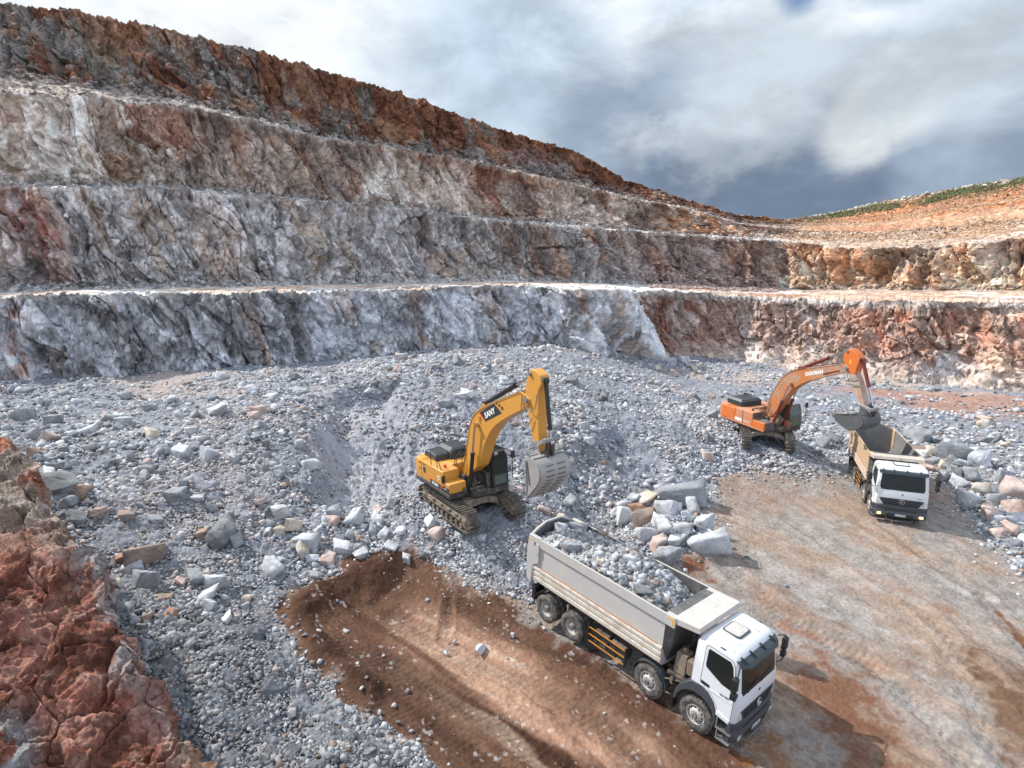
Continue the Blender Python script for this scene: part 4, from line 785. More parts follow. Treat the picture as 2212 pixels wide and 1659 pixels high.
        i_ = [(.56,.60),(.545,.84),(.49,1.0),(.36,1.14),(.12,1.25),(-.14,1.26),(-.36,1.18),(-.54,1.03),(-.66,.82),(-.70,.62)]
        a = [(x, s * 1.245, z) for x, z in o + i_]; b = [(x, s * .95, z) for x, z in o + i_]; m.loft([a, b]); m.build('fender', M_DKPL, root, .02)
        MB().box(-.80, -.77, min(s*.95, s*1.24), max(s*.95, s*1.24), .22, .75).build('mud_flap', M_BLACK, root)
        m = MB(); m.strip(arc(-1.73, R_, .63, 175, 8, 14), min(s*.93, s*1.2), max(s*.93, s*1.2), .025); m.build('fender', M_DKPL, root)
        m = MB(); m.box(-.98, -.88, min(s*1.08, s*1.2), max(s*1.08, s*1.2), .98, 1.07); m.cyl((-.93, s*1.16, 1.16), (-.93, s*1.22, 1.16), .06, 12); m.build('side_lamp', M_CHROME, root)
        m = MB(); m.strip(arc(-6.47, R_, .66, 178, 110, 8), min(s*.7, s*1.23), max(s*.7, s*1.23), .025); m.box(-7.28, -7.1, min(s*.72, s*1.24), max(s*.72, s*1.24), .62, 1.16); m.build('mud_flap', M_BLACK, root)
        # mirrors
        m = MB(); m.tube([(1.05, s*1.14, 2.86), (1.15, s*1.42, 2.82), (1.17, s*1.5, 2.72)], .018, 6); m.tube([(1.12, s*1.18, 1.98), (1.17, s*1.42, 1.93), (1.17, s*1.5, 2.05)], .018, 6); m.tube([(1.17, s*1.5, 1.95), (1.17, s*1.5, 2.75)], .014, 6)
        arm = m.build('mirror_arm', M_BLACK, root)
        def house(z0, z1, y0, y1):
            a, b = sorted((s*y0, s*y1)); return MB().hexa([(1.08,a,z0),(1.22,a+.02,z0+.02),(1.22,b-.02,z0+.02),(1.08,b,z0),(1.08,a,z1),(1.22,a+.02,z1-.02),(1.22,b-.02,z1-.02),(1.08,b,z1)])
        mi = house(2.28, 2.70, 1.42, 1.64).build('mirror', M_BLACK, root, .02); house(2.03, 2.24, 1.42, 1.63).build('mirror', M_BLACK, root, .02)
    # front grille with slats and star, headlamp corners, bumper
    gp = panel(np.linspace(1.03, 1.41, 5), lambda z: np.interp(z, [1.03, 1.41], [.80, 1.04]), .012).build('grille', M_DKPL, root)
    for z in (1.10, 1.20, 1.31): panel(np.array([z - .022, z + .022]), lambda zz: np.interp(zz, [1.03, 1.41], [.72, .93]), .030, .02).build('grille_slat', M_BLACK, gp)
    m = MB(); n = 28; P = [(1.262, .02 + .125 * cos(2*pi*i/n), 1.25 + .125 * sin(2*pi*i/n)) for i in range(n + 1)]; m.tube(P, .014, 6)
    for a in (90, 210, 330):
        c_, s_ = cos(radians(a)), sin(radians(a)); m.add([(1.262, .02 - s_*.022, 1.25 + c_*.022), (1.262, .02 + s_*.022, 1.25 - c_*.022), (1.262, .02 + c_*.12, 1.25 + s_*.12), (1.285, .02, 1.25)], [(0,1,3),(1,2,3),(2,0,3),(0,2,1)])
    m.build('star_badge', M_CHROME, gp)
    MB().box(1.20, 1.222, -.02, .06, 1.62, 1.69).build('badge', M_LETG, root)
    for s in (-1, 1):
        hlv = [(.86,1.08),(1.08,1.08),(1.15,1.18),(1.15,1.34),(1.05,1.38),(.98,1.30)]
        def pt(y, z, d): x, yy, zz = front_pt(s * y, z, d); return (x, yy, zz)
        w_ = MB().loft([[pt(y, z, -.02) for y, z in hlv], [pt(y, z, .018) for y, z in hlv]]).build('headlamp_cover', whitem, root)
        hl2 = [(.93,1.11),(1.02,1.11),(1.10,1.30),(1.04,1.33),(.99,1.26)]
        MB().loft([[pt(y, z, .0) for y, z in hl2], [pt(y, z, .028) for y, z in hl2]]).build('headlamp_lens', M_LENS, w_)
    m = MB(); bp = [(1.0,.40),(1.17,.36),(1.26,.42),(1.275,.62),(1.235,.70),(1.235,.84),(1.265,.90),(1.255,1.0),(1.15,1.03),(1.0,1.03)]
    rg = []
    for y in [-1.235,-1.20,-1.10,-.95,-.7,.7,.95,1.10,1.20,1.235]:
        e = abs(y); f_ = np.interp(e, [.7,.95,1.10,1.20,1.235], [0,.02,.06,.15,.24]); rg.append([(max(x - f_ * sstep(1.0, 1.25, x) * 1.2, .62 if 0 else x - 9), y, z) for x, z in bp])
    m.loft(rg)
    for s in (-1, 1): m.box(.98 - .0, 1.08, min(s*1.0, s*1.235), max(s*1.0, s*1.235), .40, 1.03)
    bum = m.build('bumper', M_DKPL, root, .015)
    MB().box(1.20, 1.245, -.72, .72, .74, .80).build('bumper_slot', M_BLACK, bum); MB().box(1.26, 1.282, -.60, .60, .42, .58).build('bumper_panel', M_BLACK, bum)
    for s in (-1, 1):
        la = MB().box(1.20, 1.262, min(s*.72, s*1.06), max(s*.72, s*1.06), .43, .61).build('lamp_housing', M_STEELD, bum, .01)
        ys_ = (s*.86, s*1.05); MB().box(1.25, 1.272, min(ys_), max(ys_), .46, .59).build('headlamp', M_LAMPON if lit else M_LENS, la, .01)
    pm = MB().box(1.284, 1.292, -.26, .26, .455, .565).build('number_plate', M_PLATE, root)
    MB().box(1.2925, 1.295, -.26, -.215, .455, .565).build('plate_band', M_BLUE, pm)
    text(plate_no, .10, M_LETB, pm, frame((1.293, -.20, .475), (0, 1, 0), (0, 0, 1)), xs=.98, ext=.002)
    if lit: text('Axor', .085, M_LETG, root, frame((1.225, .70, 1.50), (0, 1, 0), (0, 0, 1)), xs=1.3, ext=.003)
    m = MB(); m.tube([(1.05,-.62,.36),(1.24,-.58,.24),(1.27,-.5,.20),(1.27,.5,.20),(1.24,.58,.24),(1.05,.62,.36)], .028, 8); m.build('guard_tube', M_STEELD, root)
    # equipment behind the cab
    m = MB(); m.hexa([(-1.02,-1.02,1.30),(-.62,-1.02,1.30),(-.62,-.52,1.30),(-1.02,-.52,1.30),(-1.02,-.92,1.95),(-.66,-.92,1.95),(-.66,-.52,1.95),(-1.02,-.52,1.95)]); m.box(-.6, -.36, -1.0, -.42, 1.45, 1.92); m.cyl((-.86,-.72,1.95), (-.86,-.72,2.05), .10, 14)
    aw = m.build('air_filter_box', paint('rusty_box', (.16,.13,.10), .6, .5, (.27,.21,.16), 5), root, .02)
    MB().cyl((-.86,-.72,2.05), (-.86,-.72,2.10), .07, 14).build('filler_cap', M_CHROME, aw)
    m = MB(); m.box(-1.15, -.55, -1.14, -.98, 1.20, 1.30); m.box(-.5, -.4, -.95, .95, 1.0, 1.2); m.tube([(-1.2,-1.1,.95),(-.9,-1.15,1.1),(-.5,-1.1,1.25)], .03); m.tube([(-1.0,-.3,1.6),(-.8,-.2,2.3),(-.5,-.1,2.4),(-.4,.3,1.9)], .035); m.box(-1.0,-.4,.3,1.0,1.1,1.9); m.build('engine_pipes', M_CHAS, root)
    m = MB(); m.cyl((-1.0, 0, 1.05), (-.98, 0, 1.9), .12, 14); m.cyl((-.98, 0, 1.9), (-.96, 0, 2.5), .095, 14); m.cyl((-.96, 0, 2.5), (-.95, 0, 3.0), .07, 14); m.build('hoist_cylinder', M_STEELD, root)
    # ---- tipping body
    out = [(.80,1.24),(1.10,1.30),(1.20,1.42),(1.235,1.44),(1.24,1.56),(1.205,1.58),(1.21,1.64),(1.245,1.66),(1.25,1.78),(1.215,1.80),(1.22,1.86),(1.265,1.88),(1.27,1.97),(1.20,2.0)]
    outp = [(1.20,2.0),(1.205,2.84)]; rail = [(1.28,2.87),(1.285,3.20)]; inn = [(1.205,3.20),(1.17,2.75),(1.14,2.05),(1.02,1.68),(.70,1.42)]
    half = out + outp[1:] + rail + inn
    ringf = lambda x: [(x, -y, z) for y, z in half] + [(x, y, z) for y, z in half[::-1]]
    m = MB(); m.mi = 0; X0, X1 = -7.35, -1.38
    R0, R1 = ringf(X0), ringf(X1); n = len(R0); xs = [X0, -5.8, -4.3, -2.8, X1]; V = [p for x in xs for p in ringf(x)]; F = []; MI = []
    nh = len(half)
    for k in range(len(xs) - 1):
        for i in range(n):
            j = (i + 1) % n; F.append((k*n+i, k*n+j, (k+1)*n+j, (k+1)*n+i)); ii = i if i < nh else n - 1 - j if j < n else 0
            ii = i if i < nh - 1 else (n - 2 - i if i >= nh else -1)
            if 0 <= ii < 13: MI.append(1)
            elif ii >= nh - 5 or ii < 0: MI.append(2)
            else: MI.append(0)
    F.append(tuple(range(n))); MI.append(0); F.append(tuple((len(xs)-1)*n + i for i in range(n))[::-1]); MI.append(0)
    m.add(V, F); m.m = MI
    # front wall, leaning forwards, with chamfered corners
    m.mi = 0
    fw = lambda dx: [[(-1.38, -1.20, 2.86), (-1.38, 1.20, 2.86), (-1.38 , 1.20, 2.0), (-1.45, .95, 1.30), (-1.45, -.95, 1.30), (-1.38, -1.20, 2.0)]]
    A_ = [(-1.38,-1.205,3.18),(-1.38,-1.205,2.0),(-1.45,-1.0,1.32),(-1.45,1.0,1.32),(-1.38,1.205,2.0),(-1.38,1.205,3.18)]
    B_ = [(-1.04,-1.06,3.18),(-1.20,-1.0,2.0),(-1.38,-.85,1.34),(-1.38,.85,1.34),(-1.20,1.0,2.0),(-1.04,1.06,3.18)]
    m.mi = 3; m.add(A_ + B_, [(0,1,7,6),(1,2,8,7),(2,3,9,8),(3,4,10,9),(4,5,11,10),(6,7,10,11),(7,8,9,10),(0,6,11,5)])
    # inner skin of the front wall
    m.mi = 2; m.box(-1.45, -1.39, -1.15, 1.15, 1.45, 3.17)
    for s in (-1, 1): m.mi = 0; a, b = sorted((s*1.20, s*1.285)); m.box(-1.40, -1.02, a, b, 2.87, 3.20); a, b = sorted((s*1.06, s*1.20)); m.box(-1.38, -1.02, a, b, 3.0, 3.20)
    body = m.build('tipping_body', [boxm, ribm, intm, M_STEELD], root, 0, 25)
    for s in (-1, 1):
        a, b = sorted((s*1.196, s*1.216)); MB().box(-7.1, -1.55, s*1.205 - .012 if s > 0 else -1.222, s*1.205 + .017 if s > 0 else -1.19, 2.0, 2.022).build('orange_stripe', M_ORTAPE, body)
        a, b = sorted((s*1.286, s*1.292))
        m = MB(); m.box(-1.30, -1.08, a, b, 3.10, 3.14); m.box(-1.12, -1.08, a, b, 2.93, 3.10); m.build('reflector', M_YEL, body)
        m = MB(); m.box(-7.60, -7.36, a, b, 3.04, 3.08); m.box(-7.60, -7.56, a, b, 2.92, 3.04); m.build('reflector', M_YEL, body)
        # rear corner post
        a, b = sorted((s*1.12, s*1.285)); m = MB(); m.pxz([(-7.63,3.22),(-7.02,3.22),(-7.02,3.05),(-7.02,2.2),(-7.30,2.05),(-7.35,1.35),(-7.45,1.27),(-7.60,1.40),(-7.68,2.3)], a, b); m.build('corner_post', boxm, body, .02)
        a, b = sorted((s*1.286, s*1.31)); MB().box(-7.22, -7.02, a, b, 2.55, 2.98).build('post_plate', boxm, body, .01)
        MB().box(-7.30, -7.2, s*1.284 - .006, s*1.284 + .006, 2.86, 3.0).build('latch', M_BLACK, body)
    m = MB(); m.pyz([(-1.24,1.45),(1.24,1.45),(1.24,3.12),(.85,3.36),(.40,3.52),(-.40,3.52),(-.85,3.36),(-1.24,3.12)], -7.66, -7.58)
    for y in (-.8, 0, .8): m.box(-7.72, -7.66, y - .05, y + .05, 1.5, 3.3)
    m.mi = 1; m.strip([(-7.70, 3.0), (-7.60, 3.0)], -1.2, 1.2, .05); m.build('tailgate', [boxm, M_STEEL], root)
    m = MB(); m.pyz([(-1.16,1.5),(1.16,1.5),(1.16,3.1),(.40,3.46),(-.40,3.46),(-1.16,3.1)], -7.578, -7.56); m.build('tailgate_lining', intm, root)
    MB().box(-7.56, -1.44, -1.0, 1.0, 1.42, 1.47).build('body_floor', intm, body)
    for s in (-1, 1):
        a, b = sorted((s*1.14, s*1.20)); 
        MB().box(-7.58, -7.3, a, b, 1.45, 3.15).build('body_lining', intm, body)
    # canopy over the cab
    m = MB(); m.hexa([(-1.10,-1.24,3.16),(-.29,-1.17,3.22),(-.29,1.17,3.22),(-1.10,1.24,3.16),(-1.10,-1.24,3.20),(-.29,-1.17,3.26),(-.29,1.17,3.26),(-1.10,1.24,3.20)])
    m.hexa([(-.29,-1.20,3.10),(-.23,-1.20,3.12),(-.23,1.20,3.12),(-.29,1.20,3.10),(-.29,-1.20,3.27),(-.26,-1.20,3.27),(-.26,1.20,3.27),(-.29,1.20,3.27)])
    for s in (-1, 1): m.hexa([(-1.1, s*1.20,3.02),(-.26,s*1.14,3.10),(-.26,s*1.20,3.10),(-1.1,s*1.26,3.02),(-1.1,s*1.20,3.21),(-.26,s*1.14,3.27),(-.26,s*1.20,3.27),(-1.1,s*1.26,3.21)])
    m.build('canopy', M_CANO if not lit else paint('worn_canopy', (.50,.44,.38), .6, .45, (.58,.52,.46), 4, rust=(.22,.10,.06)), root)
    if not lit:
        pass
    return root
U1 = [[0.6519,0.7572,0.0401],[-0.7577,0.6526,-0.0032],[-0.0286,-0.0283,0.9992]]
U2 = [[-0.3788,0.9252,-0.0242],[-0.9254,-0.3784,0.0205],[0.0098,0.0302,0.9995]]
L1 = (6.6308, 15.4564, 0); L2 = (21.3625, 29.4747, .5517)
truck('dump_truck', U1, L1, 'nearest truck with white cab and grey tipping body loaded with broken rock', M_BOX, M_BOXR, M_WHITE, False, M_STEELD, '41 KL 582')
truck('dump_truck', U2, L2, 'truck with lit headlamps and rusty tan body backed under the orange excavator bucket', M_BOX2, M_BOX2R, M_WHITE2, True, M_STEEL, '16 NR 8926')
# ================================================================ excavators
M_SY = paint('yellow_excavator_paint', (.60, .285, .045), .42, .26, (.50, .42, .32), 3, coat=.15)
M_SYD = paint('worn_yellow_paint', (.58, .28, .05), .5, .30, (.30, .24, .17), 4)
M_OR = paint('orange_excavator_paint', (.62, .16, .035), .45, .2, (.52, .36, .27), 3)
M_ORD = paint('faded_orange_paint', (.55, .22, .12), .6, .28, (.50, .40, .34), 3)
M_ORA = paint('muddy_orange_paint', (.50, .17, .05), .55, .58, (.33, .28, .23), 1.4, up=.2, rust=(.20, .12, .08))
M_HOOD = paint('black_hood', (.035, .042, .05), .38, .14, (.20, .21, .22), 4)
M_CYLB = paint('black_cylinder', (.02, .02, .022), .4, .1, (.2, .18, .15), 5)
M_CYLR = paint('dark_red_cylinder', (.16, .03, .02), .45, .3, (.25, .17, .13), 5)
M_ROD = plain('polished_rod', (.55, .56, .57), .22, 1.0)
M_TRK = paint('track_steel', (.06, .055, .05), .5, .5, (.21, .18, .155), 5, up=.5)
M_TRF = paint('track_frame_paint', (.12, .10, .08), .6, .6, (.30, .24, .19), 3)
M_BKT = paint('worn_bucket_steel', (.30, .29, .285), .5, .45, (.40, .37, .34), 2.2, up=.2)
M_BKTD = paint('dark_bucket_steel', (.085, .088, .095), .5, .35, (.24, .23, .22), 2.4, up=.6)
M_SLOT = plain('dark_wear_bar', (.14, .13, .13), .6)
M_HOSE = plain('hose_rubber', (.05, .048, .045), .6)
M_HOSEL = plain('dusty_hose', (.25, .22, .17), .7)
M_RED = plain('red_stripe', (.55, .04, .03), .5)
def track(root, y, a, dark):
    # one crawler: belt of ribbed shoes round two wheels
    L, r = a, .47; zc = .50; w = .30
    P = []; n = 14
    per = [(L, zc - r), ]
    path = []; N_ = 400
    tot = 4 * L + 2 * pi * r
    def at(s):
        s %= tot
        if s < 2 * L: return (L - s, zc - r, -1, 0)                       # bottom run, front to back
        s -= 2 * L
        if s < pi * r: t = -pi/2 - s / r; return (-L + r * cos(t), zc + r * sin(t), sin(t), -cos(t))
        s -= pi * r
        if s < 2 * L: x = -L + s; return (x, zc + r - .035 * sin(pi * (x + L) / (2 * L)), 1, 0)
        s -= 2 * L; t = pi/2 - s / r; return (L + r * cos(t), zc + r * sin(t), sin(t), -cos(t))
    nb = round(tot / .235); m = MB()
    for k in range(nb):
        s0 = tot * k / nb; x, z, tx, tz = at(s0 + .1); l = math.hypot(tx, tz); tx, tz = tx / l, tz / l; ox, oz = -tz * 1, tx * 1
        # outward normal
        cx_ = max(-L, min(L, x)); nx, nz = x - cx_, z - zc
        if abs(nx) < 1e-6 and -L < x < L: nx, nz = 0, (1 if z > zc else -1)
        l = math.hypot(nx, nz); nx, nz = nx / l, nz / l
        def blk(u0, u1, v0, v1):
            pts = []
            for yy in (y - w, y + w):
                for u, v in ((u0, v0), (u1, v0), (u1, v1), (u0, v1)): pts.append((x + tx * u + nx * v, yy, z + tz * u + nz * v))
            m.hexa(pts)
        blk(-.095, .095, 0, .03); blk(-.095, -.055, .03, .085); blk(.03, .055, .03, .06)
    t = m.build('track', M_TRK, root, smooth=False)
    m = MB()
    for k in range(nb * 1):
        s0 = tot * k / nb; x, z, tx, tz = at(s0 + .1); m.cyl((x, y - .1, z + (-.05 if z > zc else .05) * 0), (x, y + .1, z), .045, 6)
    inner = MB(); inner.pxz([(-L+.2,.36),(L-.1,.36),(L-.05,.50),(L-.35,.66),(-L+.45,.66),(-L+.2,.55)], y - .20, y + .20)
    s = -1 if y < 0 else 1
    inner.pxz([(-L+.55,.40),(L-.45,.40),(L-.45,.56),(-L+.55,.56)], min(y + s*.20, y + s*.24), max(y + s*.20, y + s*.24))
    for x in (-1.1, -.3, .5, 1.2): inner.box(x, x + .22, min(y, y + s*.27), max(y, y + s*.27), .56, .68)
    inner.build('track_frame', M_TRF, root, .02)
    for x in np.linspace(-L + .45, L - .45, 8): MB().lathe([(.001, y - .22), (.12, y - .22), (.12, y - .12), (.09, y - .1), (.09, y + .1), (.12, y + .12), (.12, y + .22), (.001, y + .22)], (x, .20), 14).build('track_roller', M_TRF, root)
    for x in (-.9, .8): MB().lathe([(.001, y - .18), (.08, y - .18), (.08, y + .18), (.001, y + .18)], (x, .86), 12).build('carrier_roller', M_TRF, root)
    for x, nm in ((L, 'idler'), (-L, 'sprocket')):
        MB().lathe([(.001, y - .27), (.12, y - .27), (.16, y - .22), (.34, y - .20), (.42, y - .10), (.42, y + .10), (.34, y + .20), (.16, y + .22), (.12, y + .27), (.001, y + .27)], (x, zc), 28).build(nm, M_TRF, root)
def cyl_pair(root, a, b, frac, r, matb, ys, name='cylinder', rr=.55):
    # barrel from a, rod to b
    for y in ys:
        A_ = Vector((a[0], y, a[1])); B_ = Vector((b[0], y, b[1])); M_ = A_.lerp(B_, frac); d = (B_ - A_).normalized()
        m = MB(); m.cyl(A_, M_, r, 14); m.cyl(M_ - d * .10, M_, r * 1.18, 14); m.lathe([(.001, y - .1), (r * 1.3, y - .1), (r * 1.3, y + .1), (.001, y + .1)], (a[0], a[1]), 14)
        o = m.build(name, matb, root); m = MB(); m.cyl(M_, B_, r * rr, 12); m.lathe([(.001, y - .09), (r * 1.25, y - .09), (r * 1.25, y + .09), (.001, y + .09)], (b[0], b[1]), 14); m.build('rod', M_ROD, o)
def smooth_poly(pts, n=3):
    P = [Vector(p) for p in pts]; out = []
    for i in range(len(P) - 1):
        p0, p1, p2, p3 = P[max(i-1, 0)], P[i], P[i+1], P[min(i+2, len(P)-1)]
        for k in range(n): t = k / n; out.append(.5 * ((2*p1) + (-p0+p2)*t + (2*p0-5*p1+4*p2-p3)*t*t + (-p0+3*p1-3*p2+p3)*t**3))
    return [tuple(p) for p in out] + [tuple(P[-1])]
def box_beam(root, top, bot, w, mat, name, flange=.03):
    # a boom: top and bottom side-view curves of equal length, plates between
    n = max(len(top), len(bot)); 
    def rs(P):
        P = np.array(P); d = np.r_[0, np.cumsum(np.hypot(*np.diff(P, axis=0).T))]; t = np.linspace(0, d[-1], 26); return list(zip(np.interp(t, d, P[:, 0]), np.interp(t, d, P[:, 1])))
    T, B_ = rs(smooth_poly(top)), rs(smooth_poly(bot)); m = MB()
    m.loft([[(t[0], -w, t[1]), (t[0], w, t[1]), (b[0], w, b[1]), (b[0], -w, b[1])] for t, b in zip(T, B_)])
    # flanges a little wider than the side plates
    for C_, sg in ((T, 1), (B_, -1)): m.strip(C_, -w - .025, w + .025, flange * (1 if sg > 0 else -1))
    return m.build(name, mat, root), T, B_
def mesh_screen(root, x, y0, y1, z0, z1, nx, nz, mat, tilt=0):
    m = MB()
    for k in range(nx + 1): y = y0 + (y1 - y0) * k / nx; m.box(x - .012, x + .012, y - .011, y + .011, z0, z1)
    for k in range(nz + 1): z = z0 + (z1 - z0) * k / nz; m.box(x - .016, x + .008, y0, y1, z - .008, z + .008)
    return m
# ---------------------------------------------------------------- yellow excavator
def excavator_yellow():
    root = empty('excavator'); Ub = np.array([[.569,.821,-.054],[-.821,.57,.010],[.039,.039,.998]])
    root.matrix_world = Matrix([[*Ub[0], -1.935], [*Ub[1], 26.226], [*Ub[2], 1.74], [0, 0, 0, 1]])
    tag(root, 'yellow excavator with black cab and wide steel bucket standing on the rubble slope', 'excavator', 'excavators loading rock')
    for y in (-1.22, 1.30): track(root, y, 2.08, False)
    carbody(root, 1.22)
    # machine deck and skirts
    m = MB(); m.pxy([(-2.9,-1.45),(.80,-1.50),(.80,-.5),(1.35,-.35),(1.35,.45),(1.40,.5),(1.40,1.45),(-2.6,1.45)], 1.16, 1.44); m.build('deck', M_CHAS, root, .02)
    for s in (-1, 1): MB().box(-2.5, .86, s*1.50 - .03, s*1.50 + .03, 1.30, 1.46).build('skirt', M_STEELD, root, .01)
    # counterweight, rounded at the back
    cw = [(-2.05,-1.52),(-2.55,-1.52),(-2.80,-1.46),(-2.95,-1.2),(-3.08,-.7),(-3.12,0),(-3.08,.7),(-2.95,1.2),(-2.80,1.46),(-2.55,1.52),(-2.05,1.52)]
    m = MB(); m.loft([[(x * .985, y * .985, 1.30) for x, y in cw], [(x, y, 1.42) for x, y in cw], [(x, y, 2.28) for x, y in cw], [(x + (.03 if x < -2.1 else 0), y * .985, 2.36) for x, y in cw], [(x + (.12 if x < -2.1 else 0), y * .94, 2.40) for x, y in cw]]); m.build('counterweight', M_SY, root, 0, 30)
    # right and left bodywork
    b = MB().box(-2.04, .26, -1.52, -.62, 1.45, 2.39).build('side_body', M_SY, root, .05)
    MB().box(-2.04, -.45, -.62, .62, 1.45, 2.385).build('engine_bay', M_SY, root, .03)
    MB().box(-2.04, -.55, .62, 1.52, 1.45, 2.39).build('side_body', M_SY, root, .05)
    for x in (-1.42, -.55): MB().box(x - .006, x + .006, -1.5235, -1.515, 1.5, 2.36).build('panel_seam', M_LETG, b)
    MB().loft([[(-1.70 + .13 * cos(t), -1.53, 1.98 + .17 * sin(t)) for t in np.linspace(0, 2*pi, 17)[:-1]], [(-1.70 + .13 * cos(t), -1.515, 1.98 + .17 * sin(t)) for t in np.linspace(0, 2*pi, 17)[:-1]]]).build('grille', M_CHAS, b)
    for x in (-2.3, -1.85): MB().box(x, x + .22, -1.532, -1.51, 2.22, 2.28).build('vent', M_CHAS, b)
    MB().box(-2.32, -2.14, -1.532, -1.51, 1.88, 1.96).build('label_plate', M_LETG, b)
    MB().lathe([(.001, -1.530), (.11, -1.530), (.11, -1.515), (.001, -1.515)], (-.17, 1.98), 20).build('round_sticker', M_LETW, b)
    MB().pxz([(-.20,1.92),(-.13,1.92),(-.13,2.0),(-.19,2.04),(-.22,2.02)], -1.536, -1.529).build('sticker_mark', M_LETB, b)
    # black decal with the model lettering
    d = MB().pxz([(-1.13,1.46),(-.96,1.68),(-.90,1.70),(.14,1.70),(.22,1.48),(.22,1.46)], -1.532, -1.518).build('decal', M_LETB, b)
    text('SY365H', .19, M_LETW, d, frame((-.88, -1.534, 1.51), (1, 0, 0), (0, 0, 1)), xs=1.05, off=.006)
    MB().pxz([(-.02,1.46),(.04,1.70),(.16,1.70),(.08,1.46)], -1.538, -1.533).build('red_chevron', M_RED, b)
    MB().pxz([(-1.16,1.60),(-1.12,1.58),(-.99,1.71),(-1.03,1.73)], -1.538, -1.519).build('red_chevron', M_RED, b)
    # front box and step
    t = MB().box(.27, .86, -1.52, -.60, 1.45, 1.92).build('tool_box', M_SY, root, .04)
    MB().pxz([(.28,1.46),(.84,1.46),(.84,1.72),(.28,1.72)], -1.532, -1.51).build('dark_decal', M_LETB, t)
    text('SANY', .08, M_LETW, t, frame((.40, -1.534, 1.60), (1, 0, 0), (0, 0, 1)), xs=1.1)
    text('A', .12, M_RED, t, frame((.862, -1.12, 1.54), (0, 1, 0), (0, 0, 1)))
    MB().cyl((-.25, -1.1, 2.38), (-.25, -1.1, 2.52), .06, 12).build('filler_cap', M_RED, b)
    # black engine hood: two humps
    m = MB(); Y0, Y1 = -1.05, .78
    m.loft([[(-2.62,y,2.38),(-2.60,y,2.66),(-2.50,y,2.74),(-2.12,y,2.76),(-1.98,y,2.94),(-1.72,y,3.00),(-1.30,y,2.96),(-.98,y,2.80),(-.92,y,2.39)] if 0 else [(-2.62+.0,y,2.38),(-2.58,y,2.64 - e),(-2.46,y,2.74 - e),(-1.50,y,2.74 - e),(-1.36,y,2.66 - e),(-1.30,y,2.38)] for y, e in ((Y0,.06),(Y0+.10,0),(-.35,0),(-.30,.0))])
    m.loft([[(-2.62,y,2.38),(-2.58,y,2.66+h),(-2.46,y,2.76+h),(-1.30,y,2.76+h),(-1.16,y,2.66+h),(-1.10,y,2.38)] for y, h in ((-.32,0),(-.10,.16),(.60,.18),(.76,.10))])
    hd = m.build('engine_hood', M_HOOD, root, .03, 30)
    m = MB(); m.cyl((-2.62, .15, 2.38), (-2.62, .15, 2.85), .09, 14); m.tube([(-2.62, .15, 2.8), (-2.62, .15, 2.93), (-2.70, .15, 3.0), (-2.80,.15,3.02)], .085, 10); m.build('exhaust_pipe', M_HOOD, root)
    # hand rails on the right side, mirror
    m = MB(); m.tube([(-1.0,-1.47,2.38),(-1.02,-1.47,3.02),(-.95,-1.47,3.08),(-.40,-1.47,3.08),(-.33,-1.47,3.0),(.20,-1.47,2.15),(.88,-1.48,1.45)], .02, 6); m.tube([(-.35,-1.47,3.02),(-.35,-1.47,2.4)], .018, 6); m.build('hand_rail', M_BLACK, root)
    MB().box(.30, .36, -1.62, -1.44, 1.86, 2.22).build('mirror', M_BLACK, root, .02)
    # cab
    cab_frame(root, -.42, 1.42, .52, 1.42, 1.42, 3.14, M_BLACK, M_GLASSG, guard=True)
    MB().box(-.75, 1.3, -.38, .5, 1.20, 1.46).build('swing_frame', M_CHAS, root, .02)
    # tangle of hoses round the boom foot
    m = MB(); rnd = random.Random(4)
    for k in range(12):
        y = -.42 + .07 * k; m.tube([(.95 - rnd.random()*.3, y, 1.46), (1.15, y + .03, 1.75 + .2 * rnd.random()), (.8, y * .6, 2.2), (.45, y * .3, 2.5 + .3 * rnd.random()), (.3, y*.3, 2.9)], .022, 5)
    m.tube([(-.15,-.55,2.4),(-.2,-.5,2.75),(.0,-.42,3.0),(.25,-.35,2.9)], .02, 6); m.tube([(-.25,-.6,2.4),(-.1,-.6,2.85),(.1,-.45,3.15),(.4,-.3,3.0)], .02, 6); m.tube([(.3,-.55,2.1),(.35,-.5,2.5),(.2,-.4,2.9),(.45,-.3,3.3)], .02, 6)
    m.build('hydraulic_hose', M_HOSE, root)
    m = MB(); m.box(.25,.62,-.62,-.42,1.46,2.1); m.box(.7,1.25,.3,.5,1.46,2.2); m.cyl((.95,-.72,1.42),(.95,-.72,1.62),.10,12); m.cyl((1.0,-.5,1.5),(1.0,.5,1.5),.10,14); m.build('swivel_block', M_CHAS, root, .01)
    # boom
    top = [(-.02,2.05),(.28,2.85),(.55,3.55),(.80,4.28),(1.02,4.80),(1.45,5.24),(2.10,5.60),(3.30,6.10),(4.30,6.50),(5.05,6.78)]
    bot = [(.40,1.95),(1.02,2.45),(1.45,2.75),(1.75,3.25),(2.05,3.85),(2.45,4.45),(2.95,4.95),(3.6,5.38),(4.55,5.88),(5.30,6.22)]
    boom, T, B_ = box_beam(root, top, bot, .28, M_SY, 'boom')
    m = MB(); m.pxz([(4.95,6.82),(5.35,6.74),(5.62,6.62),(5.62,6.42),(5.35,6.24),(5.05,6.20)], -.26, -.18); m.pxz([(4.95,6.82),(5.35,6.74),(5.62,6.62),(5.62,6.42),(5.35,6.24),(5.05,6.20)], .18, .26); m.build('boom_fork', M_SYD, boom, .01)
    MB().cyl((5.48,-.36,6.54),(5.48,.36,6.54),.10,16).build('boom_pin', M_STEEL, boom)
    MB().cyl((1.66,-.56,4.78),(1.66,.56,4.78),.10,16).build('cylinder_pin', M_SYD, boom)
